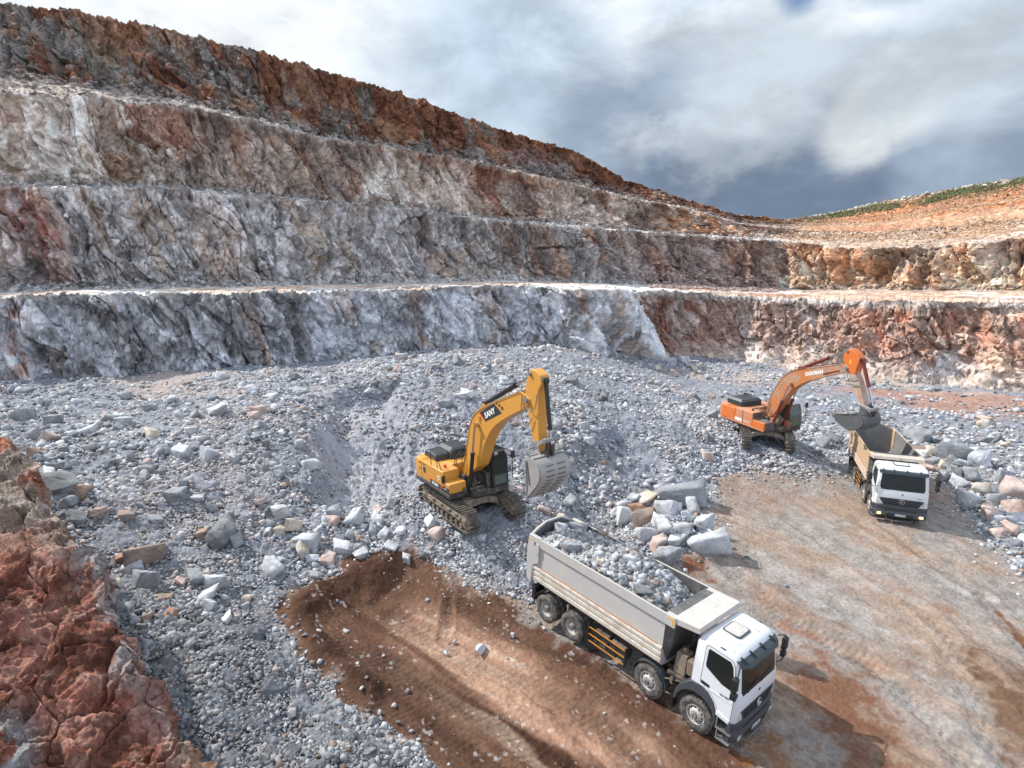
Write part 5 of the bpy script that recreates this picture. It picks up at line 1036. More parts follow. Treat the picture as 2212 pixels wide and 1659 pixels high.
    m = MB(); m.pxz([(1.5,5.2),(1.75,5.75),(1.95,5.78),(2.3,5.5)], -.12,-.06); m.pxz([(1.5,5.2),(1.75,5.75),(1.95,5.78),(2.3,5.5)], .06,.12); m.build('boom_bracket', M_SYD, boom)
    # hoses along the top of the boom and on the side
    m = MB()
    for k, y in enumerate((-.22, -.16, .16, .22)):
        pts = [(t[0] - .03, y, t[1] + .07 + .012 * k) for t in T[4:25:2]]; m.tube(pts, .022, 5)
    for i in (8, 13, 18): m.box(T[i][0] - .04, T[i][0] + .04, -.26, .26, T[i][1] + .02, T[i][1] + .12)
    m.build('boom_hoses', M_HOSEL, boom)
    # black badge with white letters, red edge, three dots
    e0, e1 = np.array([2.05, 5.03]), np.array([3.40, 5.70]); dx = (e1 - e0) / np.linalg.norm(e1 - e0); dn = np.array([-dx[1], dx[0]])
    q = lambda u, v: tuple(e0 + dx * u + dn * v)
    bd = MB().pxz([q(.30,-.10), q(1.72,-.12), q(1.32,.42), q(-.02,.40)], -.292, -.281).build('boom_badge', M_LETB, boom)
    MB().pxz([q(.22,-.10), q(.30,-.10), q(-.02,.40), q(-.10,.40)], -.294, -.281).build('badge_edge', M_RED, bd)
    text('SANY', .36, M_LETW, bd, frame((q(.33, .02)[0], -.295, q(.33, .02)[1]), (dx[0], 0, dx[1]), (dn[0] - .0, 0, dn[1])), xs=1.02, off=.010)
    for u, v, r in ((1.55,.36,.045),(1.70,.22,.055),(1.86,.05,.065)): MB().pxz([q(u - r, v - r), q(u + r, v - r), q(u + r, v + r), q(u - r, v + r)], -.292, -.281).build('badge_dot', M_LETB, bd)
    MB().box(1.78, 1.86, -.34, -.28, 4.95, 5.2).build('grab_hook', M_SYD, boom)
    # cylinders
    cyl_pair(root, (.92, 1.48), (1.66, 4.78), .58, .095, M_CYLB, (-.46, .46), 'boom_cylinder')
    cyl_pair(root, (1.86, 5.72), (5.62, 7.58), .66, .105, M_CYLB, (0,), 'stick_cylinder')
    cyl_pair(root, (6.36, 7.42), (6.62, 5.05), .80, .085, M_CYLB, (0,), 'bucket_cylinder')
    # stick
    side = [(5.52,7.66),(5.68,7.80),(5.95,7.80),(6.28,7.62),(6.34,7.30),(6.12,7.0),(6.12,6.0),(6.10,5.3),(6.18,4.62),(6.10,4.42),(5.86,4.42),(5.72,4.95),(5.50,5.75),(5.40,6.30),(5.28,6.75),(5.34,7.10)]
    m = MB(); m.pxz(side, -.21, .21); st = m.build('stick', M_SY, root, .02)
    m = MB(); m.pxz([(5.74,4.9),(6.12,5.05),(6.18,4.60),(6.08,4.42),(5.88,4.42)], -.235, .235); m.build('stick_tip', M_STEEL, st, .01)
    m = MB(); m.tube([(5.3,-.30,6.7),(5.55,-.36,6.3),(5.8,-.34,6.15),(6.05,-.30,6.35),(6.15,-.28,6.9)], .028, 6); m.tube([(5.2,-.30,6.75),(5.15,-.36,6.0),(5.3,-.36,5.6),(5.55,-.32,5.55),(5.8,-.28,5.9)], .022, 6); m.build('stick_hose', M_HOSEL, st)
    MB().cyl((5.68,-.30,7.62),(5.68,.30,7.62),.08,14).build('stick_pin', M_STEEL, st); MB().cyl((6.30,-.16,7.45),(6.30,.16,7.45),.08,14).build('stick_pin', M_STEEL, st)
    # linkage
    for s in (-1, 1):
        MB().hexa([(6.05,s*.27-.03,4.80),(6.16,s*.27-.03,4.80),(6.66,s*.27-.03,5.16),(6.56,s*.27-.03,5.22),(6.05,s*.27+.03,4.98),(6.13,s*.27+.03,4.98),(6.62,s*.27+.03,5.24),(6.56,s*.27+.03,5.26)]).build('link_arm', M_STEEL, root, .01)
        MB().hexa([(6.52,s*.12-.05,5.20),(6.70,s*.12-.05,5.20),(6.70,s*.12+.05,5.20),(6.52,s*.12+.05,5.20),(6.34,s*.12-.05,4.28),(6.54,s*.12-.05,4.28),(6.54,s*.12+.05,4.28),(6.34,s*.12+.05,4.28)]).build('link_bar', M_CHAS, root, .01)
    MB().cyl((6.62,-.36,5.14),(6.62,.36,5.14),.09,16).build('link_pin', M_STEEL, root)
    # bucket: open side towards the machine, curved shell outside
    shell = smooth_poly([(5.92,4.44),(6.20,4.52),(6.55,4.50),(6.86,4.32),(7.02,4.02),(7.00,3.66),(6.82,3.34),(6.55,3.02),(6.22,2.66),(6.02,2.48)], 3)
    shell = [(5.95 + (x - 5.95) * .84, 4.40 + (z - 4.45) * .80) for x, z in shell]
    bucket(root, shell, .72, M_BKT, M_SLOT, lip=(6.02,2.48), hinge=(6.02,4.52), ears=[(5.90,4.36),(5.94,4.62),(6.06,4.66),(6.48,4.40),(6.60,4.30),(6.3,4.2)])
    return root
def bucket(root, shell, hw_, mat, dark, lip, hinge, ears, vee=True):
    # shell is a side-view path from the top edge round the back to the cutting lip
    m = MB(); m.strip(shell, -hw_, hw_, .04)
    b = m.build('bucket', mat, root, 0, 40)
    n = len(shell); face0, face1 = shell[0], shell[-1]
    for s in (-1, 1):
        a, c_ = sorted((s*hw_, s*(hw_+.035))); prof = list(shell) + [((face0[0]*.35+face1[0]*.65) - .06*(face0[0]>0), face0[1]*.35+face1[1]*.65)]
        MB().pxz(prof, a, c_).build('side_plate', mat, b)
        # thick lower cutter along the back half
        mid = shell[n//3:]; cx, cz = np.mean([p[0] for p in shell]), np.mean([p[1] for p in shell])
        inn = [(p[0] + (cx - p[0]) * .34, p[1] + (cz - p[1]) * .34) for p in mid]
        a, c_ = sorted((s*(hw_+.035), s*(hw_+.06))); MB().pxz(list(mid) + inn[::-1], a, c_).build('side_cutter', mat, b, .005)
        ax = s*(hw_+.05)
        MB().tube([(face0[0]+.04, ax, face0[1]-.06), ((face0[0]+face1[0])/2+.02, ax, (face0[1]+face1[1])/2), (face1[0]-.02, ax, face1[1]+.1)], .035, 6).build('edge_bar', mat, b)
        if vee: MB().tube([(face0[0]+.12, ax, face0[1]-.1), (face1[0]+.18, ax, face1[1]+.55)], .03, 6).build('edge_bar', dark, b)
    # wear bars across the outside of the shell
    for i in range(n//3 + 1, n - 3, 2):
        (x0, z0), (x1, z1) = shell[i], shell[i+1]; dx, dz = x1-x0, z1-z0; l = math.hypot(dx, dz); nx, nz = -dz/l, dx/l
        for ya, yb in ((-hw_*.62, -hw_*.10), (hw_*.14, hw_*.66)):
            P = []
            for y in (ya, yb):
                for (x, z, o) in ((x0, z0, .035), (x0 + dx*.6, z0 + dz*.6, .035), (x0 + dx*.6, z0 + dz*.6, .062), (x0, z0, .062)): P.append((x + nx*o, y, z + nz*o))
            MB().hexa(P).build('wear_bar', dark, b)
    for i in (3, 6):
        (x0, z0), (x1, z1) = shell[i], shell[i+1]; dx, dz = x1-x0, z1-z0; l = math.hypot(dx, dz); nx, nz = -dz/l, dx/l
        MB().tube([(x0+nx*.05, -hw_-.02, z0+nz*.05), (x0+nx*.05, hw_+.02, z0+nz*.05)], .025, 6).build('shell_rib', dark, b)
    # teeth
    (x0, z0), (x1, z1) = shell[-3], shell[-1]; d = np.array([x1-x0, z1-z0]); d /= np.linalg.norm(d); nn = np.array([-d[1], d[0]])
    for k in range(5):
        y = -hw_*.92 + 1.84*hw_*k/4; P = []
        for u, w_, t in ((-.08, .085, .06), (.30, .03, .015)):
            for yy, s in ((-w_, -1), (w_, -1), (w_, 1), (-w_, 1)): q = np.array([x1, z1]) + d*u + nn*(t*s + .02); P.append((q[0], y + yy, q[1]))
        MB().hexa(P).build('tooth', M_STEEL, b)
    for s in (-1, 1): MB().pxz(ears, s*.26 - .04, s*.26 + .04).build('ear', mat, b, .01)
    return b
def carbody(root, g, mat=None):
    mat = mat or M_TRF
    for x0, x1 in ((.55, 1.15), (-1.15, -.55)):
        m = MB(); top = [(-g+.2,.62),(-.95,.80),(-.55,.98),(0,1.03),(.55,.98),(.95,.80),(g-.2,.62)]; bot = [(g-.2,.34),(.85,.52),(.45,.66),(0,.70),(-.45,.66),(-.85,.52),(-g+.2,.34)]
        m.pyz(top + bot, x0, x1); m.build('cross_beam', mat, root, .03)
    MB().box(-.6, .6, -.7, .7, .70, 1.0).build('centre_frame', mat, root, .03)
    MB().loft([[(.62*cos(t), .62*sin(t), .98) for t in np.linspace(0, 2*pi, 33)[:-1]], [(.62*cos(t), .62*sin(t), 1.20) for t in np.linspace(0, 2*pi, 33)[:-1]]]).build('slew_ring', M_CHAS, root)
def cab_frame(root, x0, x1, y0, y1, z0, z1, frame_m, glass, guard=False, roof=None, rounded=False, lower=None):
    # side profile of the cab, posts and panes
    if rounded: prof = [(x0,z0),(x1-.10,z0),(x1+.02,z0+.18),(x1,z0+.9),(x1-.16,z1-.28),(x1-.34,z1-.06),(x1-.5,z1),(x0+.1,z1),(x0,z1-.1)]
    else: prof = [(x0,z0),(x1,z0),(x1,z0+.9),(x1-.10,z1-.1),(x1-.18,z1),(x0,z1)]
    c = MB().pxz([(x, z) for x, z in prof], y0, y1).build('cab', frame_m, root, .03)
    # panes stand 6 mm proud of the posts
    for y, s in ((y0, -1), (y1, 1)):
        a, b = sorted((y + s*.002, y + s*.008))
        xm = x0 + (x1 - x0) * .52
        MB().pxz([(x0+.12,z0+.85),(xm-.06,z0+.85),(xm-.06,z1-.16),(x0+.12,z1-.16)], a, b).build('side_window', glass, c)
        MB().pxz([(xm+.04,z0+.55),(x1-.14,z0+.55),(x1-.16,z0+.95),(x1-.28,z1-.20),(xm+.04,z1-.16)], a, b).build('side_window', glass, c)
        MB().pxz([(xm+.04,z0+.12),(x1-.16,z0+.12),(x1-.14,z0+.46),(xm+.04,z0+.46)], a, b).build('door_window' if s > 0 else 'side_window', glass, c)
    w = y1 - y0
    def fx(z): 
        P = [(zz, x) for x, zz in prof if x > (x0 + x1)/2]; P.sort(); return np.interp(z, [p[0] for p in P], [p[1] for p in P])
    def pane(za, zb, ya, yb, name='windscreen'):
        m = MB(); zs = np.linspace(za, zb, 6); m.loft([[(fx(z) + .004, ya, z), (fx(z) + .012, ya, z), (fx(z) + .012, yb, z), (fx(z) + .004, yb, z)] for z in zs]); return m.build(name, glass, c)
    pane(z0 + .72, z1 - .16, y0 + .10, y1 - .10); pane(z0 + .16, z0 + .62, y0 + .12, y1 - .12, 'lower_windscreen')
    if guard:
        m = mesh_screen(root, x1 + .035, y0 + .06, y1 - .06, z0 + .72, z1 - .14, 9, 12, M_BLACK); m.build('screen_guard', M_BLACK, c)
        m = MB(); 
        for xx in np.linspace(x0 + .1, x1 - .2, 8): m.box(xx - .015, xx + .015, y0 + .05, y1 - .05, z1 + .03, z1 + .06)
        for yy in (y0 + .06, y1 - .06): m.box(x0 + .05, x1 - .15, yy - .03, yy + .03, z1, z1 + .08)
        m.box(x1 - .20, x1 + .06, y0 - .02, y1 + .02, z1 - .02, z1 + .07); m.build('roof_guard', M_BLACK, c)
        m = MB(); 
        for yy in (y0 + .15, y1 - .15): m.box(x1 + .04, x1 + .14, yy - .09, yy + .09, z1 - .03, z1 + .09)
        m.build('work_lamp', M_CHROME, c)
    if roof: MB().loft([[(x0 - .01 + e, y0 - .01 + e, z), (x1 - .30 - e, y0 - .01 + e, z), (x1 - .12 - e*1.5, y0 + .12 + e, z), (x1 - .12 - e*1.5, y1 - .12 - e, z), (x1 - .30 - e, y1 + .01 - e, z), (x0 - .01 + e, y1 + .01 - e, z)] for e, z in ((0, z1 - .12), (0, z1 + .06), (.05, z1 + .20), (.20, z1 + .30))]).build('cab_roof', roof, c, 0, 45)
    if lower: MB().box(x0 + .02, x1 - .02, y0 - .012, y0 - .002, z0 + .02, z0 + .52).build('lower_panel', lower, c)
    m = MB(); m.tube([(x1 + .02, y1 + .02, z1 - .25), (x1 + .14, y1 + .12, z1 - .25), (x1 + .16, y1 + .14, z1 - .4), (x1 + .16, y1 + .14, z0 + .35), (x1 + .04, y1 + .02, z0 + .25)], .02, 6); m.build('hand_rail', M_BLACK, c)
    MB().box(x1 + .10, x1 + .18, y1 + .10, y1 + .30, z1 - .38, z1 - .02).build('mirror', M_BLACK, c, .02)
    MB().box(x0 + .35, x0 + .85, y0 + .2, y1 - .2, z0 + .05, z0 + .9)
    return c
# ---------------------------------------------------------------- orange excavator
def rotz(a): return Matrix.Rotation(a, 4, 'Z')
def excavator_orange():
    root = empty('excavator')
    yt, pt, ro, yu = -1.877, .041, .047, .664
    B = (Matrix.Rotation(yt, 4, 'Z') @ Matrix.Rotation(pt, 4, 'Y') @ Matrix.Rotation(ro, 4, 'X')); B.translation = (18.137, 39.006, 1.90); root.matrix_world = B
    tag(root, 'orange excavator with white cab roof reaching over the empty truck with its bucket full', 'excavator', 'excavators loading rock')
    for y in (-1.365, 1.365): track(root, y, 2.05, True)
    carbody(root, 1.365, paint('muddy_carbody', (.16, .13, .10), .6, .7, (.34, .29, .24), 3))
    before = set(bpy.data.objects)
    # bodywork
    MB().pxy([(-2.9,-1.42),(1.40,-1.45),(1.40,-.5),(1.7,-.35),(1.7,.42),(1.72,.45),(1.72,1.45),(-2.6,1.42)], 1.06, 1.28).build('deck', M_CHAS, root, .02)
    for s in (-1, 1): MB().box(-2.55, 1.42, s*1.49 - .03, s*1.49 + .03, 1.20, 1.34).build('skirt', M_ORD, root, .01)
    cw = [(-2.2,-1.52),(-2.7,-1.52),(-2.95,-1.46),(-3.12,-1.2),(-3.22,-.7),(-3.26,0),(-3.22,.7),(-3.12,1.2),(-2.95,1.46),(-2.7,1.52),(-2.2,1.52)]
    m = MB(); m.loft([[(x * .985, y * .985, 1.14) for x, y in cw], [(x, y, 1.26) for x, y in cw], [(x, y, 2.16) for x, y in cw], [(x + (.05 if x < -2.3 else 0), y * .98, 2.25) for x, y in cw], [(x + (.14 if x < -2.3 else 0), y * .93, 2.28) for x, y in cw]]); m.build('counterweight', M_ORD, root, 0, 30)
    MB().box(-2.72, -1.36, -1.535, -1.48, 1.34, 2.20).build('side_door', M_OR, root, .03)
    b = MB().box(-1.35, .34, -1.52, -.66, 1.30, 2.28).build('side_body', M_ORD, root, .05)
    MB().box(-2.19, -1.36, -1.50, -.66, 1.30, 2.26).build('side_body', M_OR, root, .03)
    MB().box(-.62, -.55, -1.527, -1.50, 1.30, 2.26).build('panel_seam', M_LETG, b)
    MB().box(-1.30, .30, -1.527, -1.51, 1.82, 1.85).build('panel_crease', M_OR, b)
    s_ = MB().box(-1.34, -.66, -1.532, -1.512, 1.40, 1.60).build('white_band', M_LETW, b)
    MB().pxz([(-.50,1.44),(.10,1.44),(.02,1.58),(-.50,1.58)], -1.532, -1.512).build('white_band', paint('worn_decal', (.55,.45,.40), .6, .6, (.6,.3,.2), 9), b)
    MB().box(-2.19, -.70, -.66, .66, 1.30, 2.25).build('engine_bay', M_ORD, root, .03); MB().box(-2.19, -.65, .66, 1.50, 1.30, 2.27).build('side_body', M_ORD, root, .05)
    MB().cyl((-.1,-1.1,2.26),(-.1,-1.1,2.42),.07,12).build('filler_cap', M_CHAS, b)
    # stepped front box with dark tread top
    f = MB().box(.36, 1.44, -1.52, -.66, 1.28, 1.80).build('tool_box', M_OR, root, .03)
    MB().box(.40, 1.42, -1.40, -.68, 1.80, 1.815).build('tread_plate', M_STEELD, f); MB().box(1.44, 1.452, -1.42, -.68, 1.30, 1.78).build('front_plate', M_STEELD, f)
    MB().box(.345, .352, -1.45, -.68, 1.84, 2.22).build('front_plate', M_STEELD, b)
    # flat black hood with louvres
    m = MB(); hp = lambda e: [(-2.66+e,-1.12+e),(-1.22-e,-1.12+e),(-1.12-e,-1.0+e),(-1.12-e,.62-e),(-2.66+e,.62-e)]
    m.loft([[(x, y, 2.27) for x, y in hp(0)], [(x, y, 2.62) for x, y in hp(.0)], [(x, y, 2.78) for x, y in hp(.14)]]); hd = m.build('engine_hood', M_HOOD, root, .02, 30)
    for k in range(2): MB().box(-2.35 + .0, -1.5, -.55 + .42*k, -.35 + .42*k, 2.78, 2.80).build('louvre', M_BLACK, hd)
    MB().hexa([(-2.5,.25,2.78),(-2.35,.25,2.78),(-1.9,.5,2.78),(-2.1,.55,2.78),(-2.55,.25,2.90),(-2.45,.25,2.90),(-2.0,.5,2.84),(-2.15,.55,2.84)]).build('hood_lid', M_BLACK, hd)
    # cab
    cab_frame(root, -.10, 1.74, .50, 1.46, 1.24, 3.02, paint('grey_cab_frame', (.12,.10,.095), .5, .5, (.33,.24,.20), 4), M_GLASSG, False, paint('white_roof', (.66,.70,.74), .4, .15, (.5,.5,.5), 3), True, M_ORD)
    MB().box(-.6, 1.6, -.38, .48, 1.10, 1.34).build('swing_frame', M_CHAS, root, .02)
    m = MB(); rnd = random.Random(8)
    for k in range(12):
        y = -.40 + .07 * k; m.tube([(1.15 - rnd.random()*.3, y, 1.34), (1.3, y + .03, 1.7 + .2 * rnd.random()), (.95, y * .6, 2.1), (.7, y * .3, 2.5 + .3 * rnd.random())], .024, 5)
    m.tube([(-.2,-.6,2.26),(.1,-.6,2.5),(.4,-.45,2.7),(.6,-.35,3.0)], .03, 6); m.tube([(-.3,-.65,2.26),(.1,-.7,2.35),(.5,-.5,2.3),(.7,-.4,2.6)], .03, 6); m.build('hydraulic_hose', M_HOSEL, root)
    m = MB(); m.box(.4,.8,-.62,-.42,1.34,1.95); m.cyl((1.05,-.5,1.5),(1.05,.5,1.5),.10,14); m.build('swivel_block', M_CHAS, root, .01)
    # boom
    top = [(.30,2.0),(.50,2.85),(.72,3.60),(1.08,4.25),(1.45,4.80),(1.92,5.25),(2.55,5.55),(3.6,5.88),(4.65,6.20),(5.75,6.52)]
    bot = [(.70,1.90),(1.15,2.50),(1.45,2.95),(1.75,3.45),(2.10,3.95),(2.55,4.45),(3.35,4.98),(4.0,5.28),(4.75,5.60),(5.90,6.08)]
    boom, T, B_ = box_beam(root, top, bot, .28, M_ORA, 'boom', .025)
    m = MB(); 
    for s in (-1, 1): m.pxz([(5.65,6.55),(6.05,6.55),(6.28,6.42),(6.25,6.2),(5.95,6.05),(5.75,6.03)], s*.22-.04, s*.22+.04)
    m.build('boom_fork', M_ORA, boom, .01)
    MB().cyl((6.15,-.36,6.34),(6.15,.36,6.34),.10,16).build('boom_pin', M_STEEL, boom); MB().cyl((2.28,-.56,4.62),(2.28,.56,4.62),.13,16).build('cylinder_pin', M_ORA, boom)
    m = MB()
    for k, y in enumerate((-.20, -.14, .14, .20)): m.tube([(t[0] - .03, y, t[1] + .07 + .012*k) for t in T[3:25:2]], .024, 5)
    m.build('boom_hoses', M_CYLR, boom)
    MB().pxz([(4.65,5.66),(5.75,6.10),(5.72,6.17),(4.62,5.75)], -.295, -.281).build('boom_rail', M_CYLR, boom)
    e0, e1 = np.array([3.35, 5.36]), np.array([4.75, 5.82]); dx = (e1 - e0) / np.linalg.norm(e1 - e0); dn = np.array([-dx[1], dx[0]])
    text('DOOSAN', .30, M_LETW, boom, frame((e0[0], -.284, e0[1]), (dx[0], 0, dx[1]), (dn[0], 0, dn[1])), xs=1.05, off=.014)
    cyl_pair(root, (1.10, 1.50), (2.28, 4.62), .60, .10, M_CYLR, (-.46, .46), 'boom_cylinder')
    cyl_pair(root, (2.65, 5.68), (6.05, 7.42), .60, .11, M_CYLR, (0,), 'stick_cylinder')
    cyl_pair(root, (6.95, 6.95), (7.88, 4.35), .58, .10, M_CYLR, (0,), 'bucket_cylinder')
    # stick: orange head, muddy lower half
    head = [(5.90,7.28),(6.05,7.48),(6.35,7.52),(6.70,7.30),(6.92,7.02),(6.80,6.55),(6.72,6.10),(6.28,6.10),(6.05,6.45),(5.85,6.85)]
    low = [(6.72,6.10),(6.95,5.80),(7.25,5.10),(7.50,4.42),(7.42,4.22),(7.18,4.25),(6.98,4.75),(6.55,5.50),(6.28,6.10)]
    st = MB().pxz(head, -.24, .24).build('stick', M_OR, root, .02); MB().pxz(low, -.22, .22).build('stick_lower', paint('scoured_stick_paint', (.42,.22,.16), .6, .62, (.44,.40,.36), 2.2), st, .02)
    MB().box(6.30, 6.42, -.245, -.235, 6.65, 6.90).build('sticker', M_YEL, st)
    MB().cyl((6.08,-.30,7.36),(6.08,.30,7.36),.08,14).build('stick_pin', M_STEEL, st); MB().cyl((6.86,-.2,6.98),(6.86,.2,6.98),.09,14).build('stick_pin', M_CHAS, st)
    m = MB(); m.tube([(6.2,-.3,6.2),(6.35,-.33,5.85),(6.6,-.33,5.8),(6.85,-.3,5.9),(7.0,-.2,6.3)], .03, 6); m.tube([(6.25,-.3,5.65),(6.6,-.33,5.5),(6.95,-.3,5.5),(7.2,-.1,5.4)], .03, 6); m.build('stick_hose', M_HOSEL, st)
    for s in (-1, 1):
        MB().hexa([(7.12,s*.28-.03,4.42),(7.28,s*.28-.03,4.36),(7.98,s*.28-.03,4.10),(7.95,s*.28-.03,4.30),(7.16,s*.28+.03,4.55),(7.30,s*.28+.03,4.52),(7.98,s*.28+.03,4.28),(7.95,s*.28+.03,4.36)]).build('link_arm', M_STEEL, root, .01)
        MB().hexa([(7.86,s*.12-.05,4.28),(8.02,s*.12-.05,4.18),(8.02,s*.12+.05,4.18),(7.86,s*.12+.05,4.28),(7.66,s*.12-.05,3.62),(7.84,s*.12-.05,3.58),(7.84,s*.12+.05,3.58),(7.66,s*.12+.05,3.62)]).build('link_bar', M_CHAS, root, .01)
    MB().cyl((7.92,-.36,4.22),(7.92,.36,4.22),.11,16).build('link_pin', M_STEEL, root)
    # curled bucket, mouth up, full of rock
    shell = smooth_poly([(7.42,4.02),(7.74,3.90),(7.94,3.60),(7.92,3.25),(7.62,2.92),(7.20,2.74),(6.80,2.74),(6.40,2.88),(6.02,3.12),(5.72,3.40)], 3)
    shell = [(7.44 + (x - 7.44) * .90, 3.98 + (z - 3.98) * .86) for x, z in shell]
    bucket(root, shell, .68, M_BKTD, M_BKTD, (5.72,3.40), (7.4,4.1), [(7.30,3.95),(7.30,4.32),(7.46,4.38),(7.80,3.95),(7.92,3.6),(7.5,3.6)], False)
    for o in [o for o in bpy.data.objects if o not in before and o.parent == root]: o.rotation_euler = (0, 0, yu)
    return root
EXY = excavator_yellow(); EXO = excavator_orange()
# ================================================================ stones
RNG = np.random.default_rng(11)
def hull(npts, seed, flat=1.0):
    # a broken block: box corners knocked off and shifted, a few extra points
    r = np.random.default_rng(seed); K8 = np.array([[a, b, c] for a in (-1, 1) for b in (-1, 1) for c in (-1, 1)], float)
    P = K8 * r.uniform(.45, 1.0, (8, 3)) + r.normal(size=(8, 3)) * .10
    if npts > 8: E = r.normal(size=(npts - 8, 3)); E /= np.linalg.norm(E, axis=1)[:, None]; P = np.concatenate([P, E * r.uniform(.8, 1.05, (npts - 8, 1))])
    sk = np.eye(3) + r.normal(size=(3, 3)) * .14; P = P @ sk; P /= np.abs(P).max(0); P *= (1.0, r.uniform(.68, .95), r.uniform(.50, .82) * flat)
    bm = bmesh.new(); [bm.verts.new(p) for p in P]; g = bmesh.ops.convex_hull(bm, input=bm.verts)
    bmesh.ops.delete(bm, geom=[v for v in bm.verts if not v.link_faces], context='VERTS'); return bm
def small_templates():
    out = []
    for k in range(16):
        bm = hull(8 + k % 4, 100 + k); bmesh.ops.triangulate(bm, faces=bm.faces); bm.verts.index_update()
        out.append((np.array([v.co[:] for v in bm.verts]), np.array([[v.index for v in f.verts] for f in bm.faces]))); bm.free()
    return out
SMALL = small_templates()
def rand_rot(n, rng):
    q = rng.normal(size=(n, 4)); q /= np.linalg.norm(q, axis=1)[:, None]; w, x, y, z = q.T
    return np.stack([1-2*(y*y+z*z), 2*(x*y-z*w), 2*(x*z+y*w), 2*(x*y+z*w), 1-2*(x*x+z*z), 2*(y*z-x*w), 2*(x*z-y*w), 2*(y*z+x*w), 1-2*(x*x+y*y)], -1).reshape(n, 3, 3)
def stones_mesh(name, P, r, C, mat, rng, label, cat, kindw='stuff', flat=.75):
    # one mesh of many stones at points P with radius r and colour C
    V = []; F = []; K = []; o = 0; t = rng.integers(0, len(SMALL), len(P)); R = rand_rot(len(P), rng)
    for k, (v, f) in enumerate(SMALL):
        i = np.where(t == k)[0]
        if not len(i): continue
        vv = np.einsum('nij,vj->nvi', R[i], v) * r[i][:, None, None]; vv[..., 2] *= flat; vv += P[i][:, None]
        n = len(v); V.append(vv.reshape(-1, 3)); F.append((f[None] + (np.arange(len(i)) * n)[:, None, None] + o).reshape(-1, 3)); K.append(np.repeat(C[i], n, 0)); o += n * len(i)
    me = np_mesh(name, np.concatenate(V), np.concatenate(F), np.concatenate(K)); ob = link(name, me, mat); tag(ob, label, cat, kind=kindw); return ob
PAL = {'grey': (.29,.305,.33), 'pale': (.46,.475,.505), 'white': (.58,.60,.62), 'pink': (.47,.385,.355), 'brown': (.30,.225,.185), 'dark': (.17,.175,.185), 'rust': (.36,.20,.14), 'tan': (.48,.42,.345)}
def stone_colors(n, rng, pinkw=.12, darkw=.2):
    base = np.array([PAL['grey']] * n); u = rng.random(n)
    k = u < .44; base[k] = PAL['pale']; k = (u > .44) & (u < .44 + darkw); base[k] = np.array(PAL['dark']) * 1.25; k = (u > .86) & (u < .86 + pinkw * .6); base[k] = PAL['pink']; k = u > .982; base[k] = PAL['brown']; k = (u > .932) & (u < .975); base[k] = PAL['white']
    return base * rng.uniform(.78, 1.18, (n, 1))
def veh_free(x, y, pad=0.0):
    ok = np.ones(x.shape, bool)
    for (cx, cy), (ux, uy), (a0, a1, b) in (((-1.94,26.2),(.569,-.821),(-2.7,2.7,1.7)), ((18.14,39.0),(-.302,-.953),(-2.7,2.7,1.8)), ((6.63,15.46),(.652,-.758),(-7.8,1.4,1.4)), ((21.36,29.47),(-.379,-.925),(-7.8,1.4,1.4))):
        dx, dy = x - cx, y - cy; a = dx*ux + dy*uy; b_ = -dx*uy + dy*ux; ok &= ~((a > a0 - pad) & (a < a1 + pad) & (abs(b_) < b + pad))
    return ok
def ray_ground(px, py, lift=0.0):
    d = ray(px, py); ts = np.linspace(8, 130, 500); P = d[None] * (ts / d[1])[:, None]; P[:, 2] += CAM_H
    z = ground(P[:, 0], P[:, 1])[0] + lift; k = np.where(P[:, 2] < z)[0]
    k = k[0] if len(k) else 499; k0 = max(k - 1, 0); a = P[k0, 2] - z[k0]; b = P[k, 2] - z[k]; t = a / (a - b + 1e-9); return P[k0] * (1 - t) + P[k] * t
# regions with their own stone size mix: photo polygon, factor for coarse stones
REG_F = [  # centre of the region in plan, radius, coarse factor, fine factor
 (poly_plan([(560,1110),(960,1130),(1000,1200),(860,1215),(700,1190),(560,1160)], 1.3), 2.6, .6, .9), (poly_plan([(60,880),(560,850),(640,960),(560,1060),(200,1060)], 3.6), 1.5, 1.0, .8),
 (poly_plan([(300,1380),(560,1320),(660,1480),(960,1660),(700,1700),(420,1660)], .5), .0, 1.3, .5), (poly_plan([(240,800),(420,785),(560,820),(545,890),(380,905),(230,865)], 3.0), .25, .8, .5), (poly_plan([(720,900),(860,900),(900,1000),(800,1060),(690,1010)], 2.4), .12, .8, .5),
 (poly_plan([(1900,900),(2300,900),(2400,1300),(2160,1200),(2030,1060),(1980,980)], .8), 2.0, .8, .8), (poly_plan([(1480,990),(1860,990),(1830,1050),(1500,1060)], 1.2), .5, 1.5, .6),
 (poly_plan([(1240,790),(2212,840),(2212,900),(1850,860),(1500,850)], 1.0), .15, .8, .4)]
def coarse_at(x, y):
    c = np.ones(x.shape)
    for P, cf, ff, sf in REG_F: c = lerp(c, cf, sstep(-.8, 1.2, inpoly_sd(x, y, P)))
    return c
